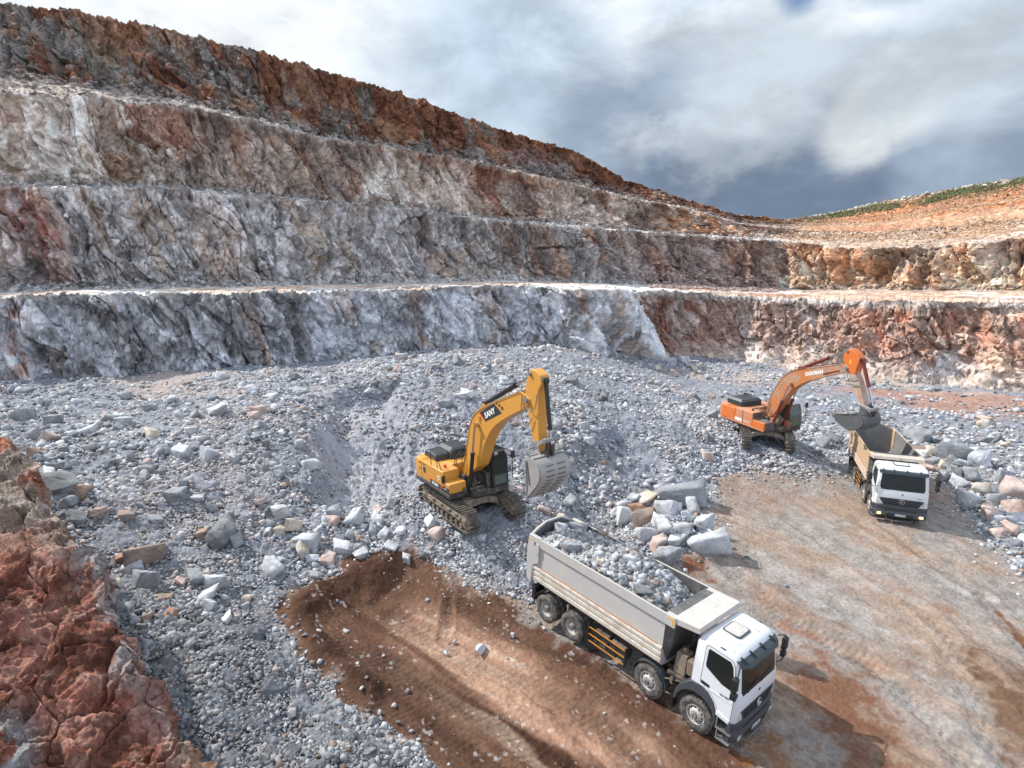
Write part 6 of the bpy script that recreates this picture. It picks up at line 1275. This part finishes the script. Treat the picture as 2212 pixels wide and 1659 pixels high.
def scatter():
    rng = np.random.default_rng(5); PP = []; RR = []; CC = []
    # r range, max distance, density per square metre
    for r0, r1, dmin, dmax, dens in ((.03,.055,7,20,150), (.055,.09,7,34,75), (.09,.145,8,60,24.0), (.145,.23,8,85,4.6), (.23,.36,9,95,1.1), (.36,.60,12,95,.16)):
        a0, a1 = radians(-52), radians(52); area = (a1 - a0) / 2 * (dmax**2 - dmin**2); n = int(area * dens * (.75 if dmax > 60 else 1)); n = min(n, 150000)
        th = rng.uniform(a0, a1, n); R = np.sqrt(rng.uniform(dmin**2, dmax**2, n)); x = R * np.sin(th); y = R * np.cos(th)
        d, so, be = masks(x, y); cf = coarse_at(x, y); r = r0 * (r1 / r0) ** rng.random(n)
        w = (.45 + .55 * np.clip(cf, 0, 1) if r1 > .1 else 1.0) if r1 < .17 else np.clip(cf * (1.0 if r1 < .3 else .8), 0, 3)
        clump = fbm(x * .28, y * .28, 5, 3, 955); w = w * (1.0 if r1 < .13 else (.25 + 2.2 * sstep(.44, .60, clump)))
        keep = (r < .0125 * R) & (d < -.05 - r * .5) & (rng.random(n) < w * (.55 + .45 * (fbm(x * .35, y * .35, 0, 3, 900) > .47))) & veh_free(x, y, .1 + r * .6 if r0 > .1 else -.3)
        keep &= rng.random(n) < sstep(dmax * 1.02, dmax * .8, R) + (dmax > 80)
        PP.append(np.stack([x, y, 0 * x], -1)[keep]); RR.append(r[keep]); CC.append(stone_colors(keep.sum(), rng))
    # pebbles on the driven floor, more near its edges
    n = 16000; th = rng.uniform(radians(-45), radians(50), n); R = np.sqrt(rng.uniform(11**2, 36**2, n)); x = R*np.sin(th); y = R*np.cos(th); d, so, be = masks(x, y); cl = fbm(x*.6, y*.6, 0, 3, 77)
    keep = (d > 0) & (rng.random(n) < (.06 + .6 * np.exp(-np.clip(d, 0, 9) / .9)) * (.2 + 1.3 * (cl > .55))); r = .018 + .04 * rng.random(n) ** 3 + .06 * (rng.random(n) < .02); PP.append(np.stack([x, y, 0*x], -1)[keep]); RR.append(r[keep]); CC.append(stone_colors(keep.sum(), rng) * np.array([.95, .88, .82]))
    n = 30000; th = rng.uniform(radians(-45), radians(50), n); R = np.sqrt(rng.uniform(11**2, 50**2, n)); x = R*np.sin(th); y = R*np.cos(th); d, so, be = masks(x, y)
    keep = (d > -.2) & (rng.random(n) < 1.1 * np.exp(-np.clip(d, 0, 9) / .55) * np.where(so > .3, .35, 1.0)) & veh_free(x, y, -.3); r = .045 + .09 * rng.random(n) ** 2.5; PP.append(np.stack([x, y, 0*x], -1)[keep]); RR.append(r[keep]); CC.append(stone_colors(keep.sum(), rng))
    P = np.concatenate(PP); r = np.concatenate(RR); C = np.concatenate(CC); q = P - np.array([0, 0, CAM_H - 1.5]); fz_ = q @ _f; ax = 1106 + 2212 * FW * (q @ CR) / fz_; ay = 829.5 - 2212 * FW * (q @ CU) / fz_
    k = ~((ax < np.interp(ay, [900,1000,1172,1312,1470,1659,1900], [-10,85,165,232,335,415,545]) - 12) & (P[:, 1] < np.interp(ay, [900,1000,1200,1400,1659,1900], [23,20.5,16.2,13.6,11.3,9.6]) + 1.2)); P, r, C = P[k], r[k], C[k]; z = ground(P[:, 0], P[:, 1])[0]; P[:, 2] = z + r * rng.uniform(-.05, .45, len(r)); 
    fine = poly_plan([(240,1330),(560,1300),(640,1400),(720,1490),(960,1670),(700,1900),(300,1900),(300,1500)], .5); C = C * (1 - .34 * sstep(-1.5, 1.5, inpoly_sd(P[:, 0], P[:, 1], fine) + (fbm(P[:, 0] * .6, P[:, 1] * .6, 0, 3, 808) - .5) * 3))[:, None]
    dusty = fbm(P[:, 0] * .12, P[:, 1] * .12, 0, 3, 801); C = mixc(C, (.42,.35,.32), sstep(.58, .70, dusty) * .4)
    return P, r, C, rng
P, r, C, rng = scatter()
# the biggest of the scattered stones become rocks of their own
vis = []
q = P - np.array([0, 0, CAM_H]); fx, fz, fu = q @ CR, q @ _f, q @ CU; sx = 1106 + 2212 * FW * fx / fz; sy = 829.5 - 2212 * FW * fu / fz
onscr = (sx > 5) & (sx < 2207) & (sy < 1650) & ~((sx < 420) & (sy > 940) & (sx < np.interp(sy, [900,1000,1172,1312,1470,1659], [-10,85,165,232,335,415]))); size = r / fz * onscr
BIG_N = 150; order = np.argsort(-size)[:BIG_N]; rest = np.ones(len(P), bool); rest[order] = False; rest &= ~((r > .3) & ~onscr & (rng.random(len(P)) < .3))
stones_mesh('rubble', P[rest], r[rest], C[rest], M_RUBBLE, rng, 'loose grey and white broken stone covering the pit slopes', 'rubble')
print('rubble stones', rest.sum())
# ---- boulders with their own relief
def boulder_mesh(k, col):
    bm = hull(9 + (k * 5) % 6, 700 + k, 1.15); bmesh.ops.triangulate(bm, faces=bm.faces)
    bmesh.ops.bevel(bm, geom=list(bm.edges), offset=.03, segments=1, affect='EDGES', profile=.5) if k % 3 else None
    bmesh.ops.triangulate(bm, faces=bm.faces); bmesh.ops.subdivide_edges(bm, edges=list(bm.edges), cuts=3, use_grid_fill=True); bmesh.ops.triangulate(bm, faces=bm.faces)
    V = np.array([v.co[:] for v in bm.verts]); bm.verts.index_update(); F = np.array([[v.index for v in f.verts] for f in bm.faces]); bm.free()
    nn = V / np.linalg.norm(V, axis=1)[:, None]; s = k * 3.7
    f1, i1, e1 = facets(V[:, 0]*2.2 + s, V[:, 1]*2.2, V[:, 2]*2.2, 31, 1.2); f2, i2, e2 = facets(V[:, 0]*5 + s, V[:, 1]*5, V[:, 2]*5, 32, 1.2)
    V = V + nn * (.040 * f1 + .020 * f2 + .05 * (fbm(V[:, 0]*6 + s, V[:, 1]*6, V[:, 2]*6, 3, 5) - .5))[:, None]
    c = np.array(PAL[col]) * (.84 + .32 * i1)[:, None]; m = sstep(.52, .66, fbm(V[:, 0]*1.6 + s, V[:, 1]*1.6, V[:, 2]*1.6, 4, 9)); alt = {'grey':'dark','pale':'grey','white':'pale','pink':'rust','brown':'dark','dark':'grey','rust':'brown','tan':'pale'}[col]
    c = mixc(c, PAL[alt], m * .55); return np_mesh('boulder', V, F, np.clip(c, .01, .8))
BM = {}
def bmesh_get(k, col):
    if (k, col) not in BM: BM[(k, col)] = boulder_mesh(k, col)
    return BM[(k, col)]
BRNG = random.Random(3)
def boulder(p, rad, col, label, group, rot=None, sc=(1, 1, 1), name='boulder'):
    me = bmesh_get(BRNG.randrange(9), col); o = bpy.data.objects.new(name, me); COL.objects.link(o)
    if not me.materials: me.materials.append(M_RUBBLE)
    o.location = p; o.rotation_euler = rot or (BRNG.uniform(-.6, .6), BRNG.uniform(-.6, .6), BRNG.uniform(0, 6.28)); o.scale = (rad * sc[0], rad * sc[1], rad * sc[2]); return tag(o, label, 'boulder', group)
def crop(ox, oy, s, L):  # points measured on an enlarged crop -> 2212 px photo coordinates
    return [((ox + x / s) / 1.82278, (oy + y / s) / 1.82278, w / s / 1.82278, c) for x, y, w, c in L]
SETS = [
 ('heaped behind the loaded truck', 'boulders heaped behind the loaded truck', crop(1950, 1950, 1.5984, [(1180,-5,235,'grey'),(950,30,120,'tan'),(905,82,95,'rust'),(810,135,130,'white'),(945,150,140,'brown'),(1100,100,130,'pale'),(1245,85,105,'pale'),(1195,130,75,'pale'),(1025,172,90,'white'),(955,245,115,'pale'),(1065,222,110,'pale'),(1172,205,105,'pale'),(1290,185,125,'pale'),(1130,290,125,'white'),(1340,300,205,'pale'),(1010,312,125,'pink'),(1060,385,150,'grey'),(870,20,60,'pale'),(1010,60,70,'pale'),(800,60,70,'pale')])),
 ('in the boulder field right of the empty truck', 'boulders right of the empty truck', crop(3500, 1450, 1.951, [(205,510,210,'grey'),(490,650,225,'grey'),(350,635,105,'tan'),(262,662,95,'white'),(350,715,100,'grey'),(430,755,80,'tan'),(515,785,105,'grey'),(560,735,110,'pale'),(700,720,200,'pale'),(640,830,160,'grey'),(870,845,160,'grey'),(425,835,140,'grey'),(530,875,130,'pale'),(785,735,115,'dark'),(940,945,190,'pink'),(705,930,130,'tan'),(620,1025,165,'pale'),(695,1055,85,'brown'),(815,1015,150,'grey'),(780,1130,170,'pink'),(960,1080,165,'pink'),(985,1160,130,'pale'),(935,1235,165,'pink'),(1025,1315,80,'white'),(960,1345,100,'grey'),(300,765,100,'pink'),(640,640,110,'white'),(890,590,85,'tan'),(725,430,95,'tan'),(885,450,85,'grey'),(1000,760,80,'white'),(1010,880,90,'tan'),(600,560,60,'pale'),(950,1420,70,'grey'),(1030,1200,70,'white')])),
 ('on the rubble slope left of the yellow excavator', 'large rocks on the left rubble slope', crop(0, 1500, 1.0888, [(935,130,110,'pale'),(655,235,80,'tan'),(540,65,72,'grey'),(650,120,70,'grey'),(530,175,62,'pale'),(1115,130,62,'pink'),(735,80,62,'pale'),(1335,360,72,'pale'),(1280,270,62,'pale'),(780,450,60,'grey'),(848,500,52,'pale'),(750,490,82,'grey'),(620,410,60,'grey'),(900,320,72,'pale'),(785,310,92,'pale'),(820,212,60,'pale'),(150,230,85,'grey'),(95,150,85,'grey'),(1190,380,50,'pale'),(545,575,80,'brown'),(950,665,165,'dark'),(1012,682,80,'grey'),(868,655,60,'brown'),(1095,240,46,'grey'),(700,390,60,'dark'),(560,330,55,'grey'),(440,300,60,'grey'),(1000,330,60,'pale'),(1040,420,55,'grey'),(1110,520,60,'pink')])),
 ('beside the red outcrop', 'large rocks beside the outcrop', crop(0, 1500, 1.0888, [(270,440,130,'dark'),(355,485,75,'brown'),(305,515,70,'grey'),(335,585,80,'dark'),(630,745,140,'brown'),(515,762,62,'rust'),(570,805,80,'pale'),(630,855,120,'grey'),(775,862,62,'pink'),(842,840,80,'grey'),(925,858,100,'pale'),(890,922,100,'pale'),(215,400,70,'white'),(235,368,72,'grey'),(900,965,60,'white'),(975,1020,80,'white'),(1060,945,52,'tan'),(812,1132,58,'grey'),(505,880,55,'tan'),(740,1000,60,'rust')])),
 ('in the row of rocks above the brown soil', 'rocks in the row above the brown soil', crop(0, 1500, 1.0888, [(1195,560,105,'pale'),(1440,560,62,'grey'),(1525,585,82,'pale'),(1620,595,80,'white'),(1425,602,62,'pink'),(1260,617,100,'tan'),(1322,682,100,'pale'),(1295,726,80,'tan'),(1462,722,90,'pale'),(1545,742,72,'pale'),(1675,712,70,'pale'),(1415,765,70,'pink'),(1340,765,60,'pale'),(1600,640,60,'grey'),(1165,802,100,'pale'),(1205,640,60,'tan'),(1500,660,60,'grey'),(1640,660,60,'pale'),(1720,640,60,'white'),(1560,690,50,'grey'),(1365,640,55,'pale'),(1740,760,55,'pale')])),
 ('on the rubble near the yellow excavator', 'rocks around the yellow excavator', crop(1550, 1400, 2.2125, [(470,410,130,'grey'),(60,20,100,'pink'),(690,280,72,'pink'),(1430,610,140,'grey'),(1655,610,100,'pale'),(1090,1168,120,'pink'),(1452,790,62,'tan'),(1520,1290,150,'grey'),(1310,1350,120,'pink'),(1450,1405,100,'tan'),(1700,740,110,'pale'),(380,1570,140,'pink'),(330,1455,130,'white'),(560,1600,110,'pale'),(240,215,80,'pale'),(880,250,62,'pale'),(630,335,110,'pale'),(1600,470,70,'tan'),(1215,1400,60,'pale'),(760,1620,90,'pale'),(880,440,70,'grey')])),
 ('at the foot of the lowest quarry face', 'rocks at the foot of the quarry face', crop(1500, 1150, 1.7015, [(1945,470,75,'pale'),(2035,455,70,'pale'),(2105,520,70,'tan'),(1860,515,60,'tan'),(1960,550,80,'pink'),(1110,300,80,'pale'),(780,350,80,'pale'),(880,325,62,'pale'),(625,345,42,'white'),(745,378,60,'grey'),(1190,310,80,'pale'),(1370,310,80,'white'),(1440,412,60,'pale'),(270,590,80,'pale'),(565,690,110,'white'),(140,440,80,'pale'),(470,480,62,'pale'),(370,500,90,'grey')])),
]
CN = {'grey':'grey','pale':'pale grey','white':'whitish','pink':'pinkish','brown':'brown','dark':'dark grey','rust':'reddish brown','tan':'tan'}
ORD = ['first','second','third','fourth','fifth','sixth','seventh','eighth','ninth','tenth','eleventh','twelfth','thirteenth','fourteenth','fifteenth','sixteenth','seventeenth','eighteenth']
for place, grp, L in SETS:
    by = {}
    for t in L: by.setdefault(t[3], []).append(t)
    for col, ts in by.items():
        ts.sort(); n = len(ts); big = max(ts, key=lambda t: t[2])
        for i, (px, py, w, c_) in enumerate(ts):
            if n == 1: lab = 'only %s boulder %s' % (CN[col], place)
            elif (px, py) == big[:2] and w > 1.3 * sorted(t[2] for t in ts)[-2]: lab = 'largest %s boulder %s' % (CN[col], place)
            elif i == 0: lab = 'leftmost %s boulder %s' % (CN[col], place)
            elif i == n - 1: lab = 'rightmost %s boulder %s' % (CN[col], place)
            else: lab = '%s %s boulder from the left %s' % (ORD[i], CN[col], place)
            p = ray_ground(px, py, 0.0); dist = np.dot(p - [0, 0, CAM_H], _f); rad = w / 2 * dist / (2212 * FW) * (1.25 if 'heaped' in place else 1.06)
            p = ray_ground(px, py, rad * .30)
            if not veh_free(np.array([p[0]]), np.array([p[1]]), rad * .5)[0]: p = p + np.array([.0, rad, 0])
            boulder(tuple(p), rad, col, lab, grp, rot=(BRNG.uniform(-.4, .4), BRNG.uniform(-.4, .4), BRNG.uniform(0, 6.28)), sc=(1, BRNG.uniform(.85, 1.1), (BRNG.uniform(.95, 1.2) if w < 60 else .80) if 'heaped' in place else BRNG.uniform(.8, 1.15) * (.75 if w > 70 else 1)))
# stones lying alone on the driven soil
for px, py, w, lab in [(t[0], t[1], t[2], l) for t, l in zip(crop(1000, 2100, 1.1642, [(1040,525,58,'p'),(880,545,20,'p'),(637,528,20,'p'),(420,450,28,'p'),(595,560,16,'p'),(1185,465,22,'p'),(1328,438,18,'p')]), ['largest pale stone lying alone in the middle of the brown soil', 'small pale stone just left of the big lone stone', 'small white stone lying left of centre on the brown soil', 'grey stone on the dark soil mound', 'tiny pale stone below the dark soil mound', 'pale stone near the rear wheels of the loaded truck', 'small pale stone beside the rear tyre of the loaded truck'])]:
    p = ray_ground(px, py, 0); dist = np.dot(p - [0, 0, CAM_H], _f); rad = w / 2 * dist / (2212 * FW) * 1.1; boulder(tuple(ray_ground(px, py, rad * .4)), rad, 'pale', lab, 'stones lying alone on the soil', name='stone')
# the next biggest rocks of the slopes
for i in order:
    x, y = P[i, 0], P[i, 1]; cc = C[i]; col = 'pink' if cc[0] > cc[2] * 1.12 and cc[0] > .38 else 'brown' if cc[0] > cc[2] * 1.25 else 'pale' if cc.mean() > .43 else 'grey' if cc.mean() > .27 else 'dark'
    X, Y = sx[i], sy[i]
    zone = ('left part of the rubble slope' if X < 560 else 'rubble slope just left of the yellow excavator' if X < 900 else 'rubble slope behind the yellow excavator' if X < 1180 and Y < 960 else 'rubble around the yellow excavator' if X < 1200 else 'rubble between the two excavators' if X < 1560 else 'rubble below the orange excavator' if X < 1860 else 'rubble field at the right edge')
    boulder(tuple(P[i] + np.array([0, 0, r[i] * .05])), r[i] * 1.05, col, 'mid-sized %s rock lying in the %s' % (CN[col], zone), 'mid-sized %s rocks in the %s' % (CN[col], zone), name='rock')
# ---- the load of the near truck
T1 = Matrix([[*U1[0], L1[0]], [*U1[1], L1[1]], [*U1[2], L1[2]], [0, 0, 0, 1]]); T1n = np.array(T1)
def heap_z(x, y):
    zx = np.interp(x, [-7.5, -7.0, -6.0, -4.8, -3.6, -2.6, -1.9, -1.5], [2.9, 3.05, 3.22, 3.38, 3.40, 3.26, 2.92, 2.55]); return zx + .06 - .42 * np.abs(y / 1.1) ** 3 + .12 * (vnoise(x * 1.3, y * 1.3, 0, 3) - .5)
gx, gy = np.meshgrid(np.linspace(-7.5, -1.45, 60), np.linspace(-1.12, 1.12, 24), indexing='ij'); gz = heap_z(gx, gy) - .08; hv = np.stack([gx, gy, gz], -1).reshape(-1, 3)
n = 5200; lx = rng.uniform(-7.45, -1.5, n); ly = rng.uniform(-1.02, 1.02, n); lr = .035 * (.22 / .035) ** (rng.random(n) ** 1.9); lz = heap_z(lx, ly) + lr * rng.uniform(-.4, .3, n)
lp = np.stack([lx, ly, lz], -1) @ T1n[:3, :3].T + T1n[:3, 3]
lo = stones_mesh('truck_load', lp, lr, stone_colors(n, rng) * .86, M_RUBBLE, rng, 'crushed grey stone filling the body of the nearest truck', 'rubble')
hm = np_mesh('load_bed', hv @ T1n[:3, :3].T + T1n[:3, 3], grid_faces(60, 24), np.tile([.30,.30,.31], (len(hv), 1)) * rng.uniform(.7, 1.2, (len(hv), 1))); 
hb = link('load_bed', hm, M_RUBBLE, lo)
LOAD = [((410,218,88,'pale'),'tall pale grey block standing at the rear of the truck load',(.8,.8,1.35)), ((515,200,115,'grey'),'wide grey block beside the tall one at the rear of the load',(1.15,.9,.8)), ((465,325,125,'grey'),'largest grey block near the rear side wall on the truck load',(1,1,.85)), ((672,258,66,'brown'),'brownish grey rock against the far wall of the truck body',(1,1,1)), ((385,318,60,'white'),'white rock at the rear corner of the truck load',(1,1,1)),
 ((840,398,92,'pale'),'pale block in the middle of the truck load',(1,1,.9)), ((757,392,62,'pale'),'pale grey block left of the middle one on the truck load',(1,1,1)), ((925,602,95,'dark'),'dark grey slab near the side wall at the front of the load',(1.1,1,.8)), ((752,478,55,'grey'),'upright grey splinter on the near half of the truck load',(.7,.7,1.5)), ((660,415,55,'tan'),'tan rock on the rear half of the truck load',(1,1,1)), ((970,665,60,'tan'),'tan rock lowest at the front of the truck load',(1,1,1)), ((1040,560,60,'dark'),'dark rock on the front slope of the truck load',(1,1,.9)), ((1150,600,50,'grey'),'grey rock near the front end of the truck load',(1,1,1)), ((490,385,60,'pale'),'pale flat rock beside the near rim of the truck body',(1.2,1,.6))]
iv = T1.inverted()
for (x, y, w, col), lab, sc in LOAD:
    (px, py, pw, _c), = crop(1950, 1950, 1.5984, [(x, y, w, col)]); d = ray(px, py); o = Vector((0, 0, CAM_H)); best = None
    for t in np.linspace(12, 32, 400):
        q_ = iv @ (o + Vector(d) * t / d[1])
        if q_.z < heap_z(np.array([q_.x]), np.array([q_.y]))[0] + .12 or (q_.x < -7.2 or q_.y > .95) and q_.z < 3.4: break
    wp = T1 @ q_; dist = (np.array(wp) - [0, 0, CAM_H]) @ _f; rad = pw / 2 * dist / (2212 * FW) * 1.15; boulder(tuple(wp), rad, col, lab, 'big rocks on the truck load', rot=(.1, .15, BRNG.uniform(0, 6)), sc=sc, name='rock')
# ---- rock in the raised bucket
TE = EXO.matrix_world @ Matrix.Rotation(.664, 4, 'Z'); TEn = np.array(TE); n = 700
bx_ = rng.uniform(6.1, 7.7, n); by_ = rng.uniform(-.62, .62, n); bz_ = np.interp(bx_, [6.0, 6.4, 7.0, 7.8], [3.42, 3.64, 3.80, 3.70]) - .12 * (by_ / .8) ** 2 + rng.uniform(-.28, .06, n); br = rng.uniform(.05, .15, n)
stones_mesh('bucket_load', np.stack([bx_, by_, bz_], -1) @ TEn[:3, :3].T + TEn[:3, 3], br, stone_colors(n, rng) * .9, M_RUBBLE, rng, 'grey stone heaped in the bucket of the orange excavator', 'rubble')
# thin layer of fines left on the floor of the empty truck
T2 = np.array(Matrix([[*U2[0], L2[0]], [*U2[1], L2[1]], [*U2[2], L2[2]], [0, 0, 0, 1]])); n = 900
fx_ = rng.uniform(-7.2, -2.5, n); fy_ = rng.uniform(-.85, .85, n); fr = rng.uniform(.02, .09, n); stones_mesh('body_fines', np.stack([fx_, fy_, 1.47 + fr * .3], -1) @ T2[:3, :3].T + T2[:3, 3], fr, stone_colors(n, rng) * .7, M_RUBBLE, rng, 'scattered stone on the floor of the empty truck body', 'rubble')
# ---- loose stones on the terraces and along their rims
def on_sheet(mask_fn, n, rng):
    rr, cc = np.where(mask_fn(CLB[:, :], CLT[:, :], CLU[None, :] + 0 * CLT)); k = rng.integers(0, len(rr), n); a = CLV[rr[k], cc[k]]; c2 = np.minimum(cc[k] + 1, CLV.shape[1] - 1); b = CLV[rr[k], c2]; t = rng.random((n, 1)); return a * (1 - t) + b * t, CLU[cc[k]], CLT[rr[k], cc[k]], CLB[rr[k], cc[k]]
def terrace_stones():
    rng = np.random.default_rng(21); Ps = []; Rs = []; Cs = []
    A, u, v, b = on_sheet(lambda B, T, U: (((B == 3) | (B == 5)) | ((B == 1) & (T > .75)) | ((B == 1) & (T < .12)) | (B == 0) & (T < .10) | ((B == 2) & (T < .07)) | ((B == 4) & (T < .06)) | ((B == 6) & (T < .12))) & (U < 1720), 9000, rng)
    Ps.append(A); Rs.append(.08 + .38 * rng.random(len(A)) ** 4); c = stone_colors(len(A), rng, .14, .2); c[b >= 4] = c[b >= 4] * np.array([.9, .76, .68]); c[(b < 4)] *= .95; Cs.append(c)
    A, u, v, b = on_sheet(lambda B, T, U: (U > 1680) & (B >= 2) & ~((B == 2) & (T > .06)), 9000, rng)
    Ps.append(A); Rs.append(.08 + .34 * rng.random(len(A)) ** 3); Cs.append(np.array([.41,.29,.20]) * rng.uniform(.7, 1.25, (len(A), 1)))
    A, u, v, b = on_sheet(lambda B, T, U: (U > 1745) & (((B == 6) & (T > .90)) | ((B == 7) & (T < .5))), 650, rng)
    Ps.append(A); Rs.append(.15 + .75 * rng.random(len(A)) ** 3); Cs.append(np.array([.52,.48,.42]) * rng.uniform(.75, 1.15, (len(A), 1)))
    # spill of rock on the road at the corner
    A, u, v, b = on_sheet(lambda B, T, U: (U > 1400) & (U < 1680) & (((B == 1) & (T > .45)) | (B == 2) & (T < .22)), 2600, rng)
    Ps.append(A + np.array([0, 0, .1])); Rs.append(.12 + .5 * rng.random(len(A)) ** 2.5); Cs.append(np.array([.38,.29,.26]) * rng.uniform(.7, 1.3, (len(A), 1)))
    stones_mesh('terrace_stones', np.concatenate(Ps), np.concatenate(Rs), np.concatenate(Cs), M_RUBBLE, rng, 'loose stones along the terraces and hillside of the quarry', 'rubble')
terrace_stones()
# ---- low green scrub on the hillside
def scrub():
    rng = np.random.default_rng(8); A, u, v, b = on_sheet(lambda B, T, U: (U > 1750) & (U < 2220) & (B == 6) & (T > .55), 14000, rng)
    cl = fbm(A[:, 0] * .10, A[:, 1] * .10, 0, 3, 3); want = np.interp(u, [1750, 1830, 1980, 2120, 2212], [.88, .76, .72, .86, .93]); k = (np.abs(v - want) < .12) & (cl > .50) & (rng.random(len(u)) < .42) | (rng.random(len(u)) < .05); A = A[k]; n = len(A)
    V = []; F = []; C = []; m = 22
    rad = rng.uniform(.25, .75, n); ctr = np.repeat(A, m, 0); rr = np.repeat(rad, m)
    off = rng.normal(size=(n * m, 3)); off /= np.linalg.norm(off, axis=1)[:, None]; off *= (rng.random((n * m, 1)) ** .4); off[:, 2] = np.abs(off[:, 2]) * .8; c = ctr + off * rr[:, None]
    a = rng.normal(size=(n * m, 3)); a /= np.linalg.norm(a, axis=1)[:, None]; b2 = np.cross(a, rng.normal(size=(n * m, 3))); b2 /= np.linalg.norm(b2, axis=1)[:, None]; s = (rr * .22)[:, None]
    V = np.stack([c - a*s, c + b2*s*.6, c + a*s, c - b2*s*.6], 1).reshape(-1, 3); F = np.arange(len(V)).reshape(-1, 4); col = np.array([.20, .22, .115]) * rng.uniform(.55, 1.5, (n * m, 1)) * np.repeat(rng.uniform(.7, 1.3, (n, 3)) ** [1, .6, 1], m, 0); me = np_mesh('scrub', V, F, np.repeat(col, 4, 0))
    tag(link('scrub', me, M_RUBBLE), 'low green scrub growing along the top of the right hillside', 'shrubs', kind='stuff')
scrub()
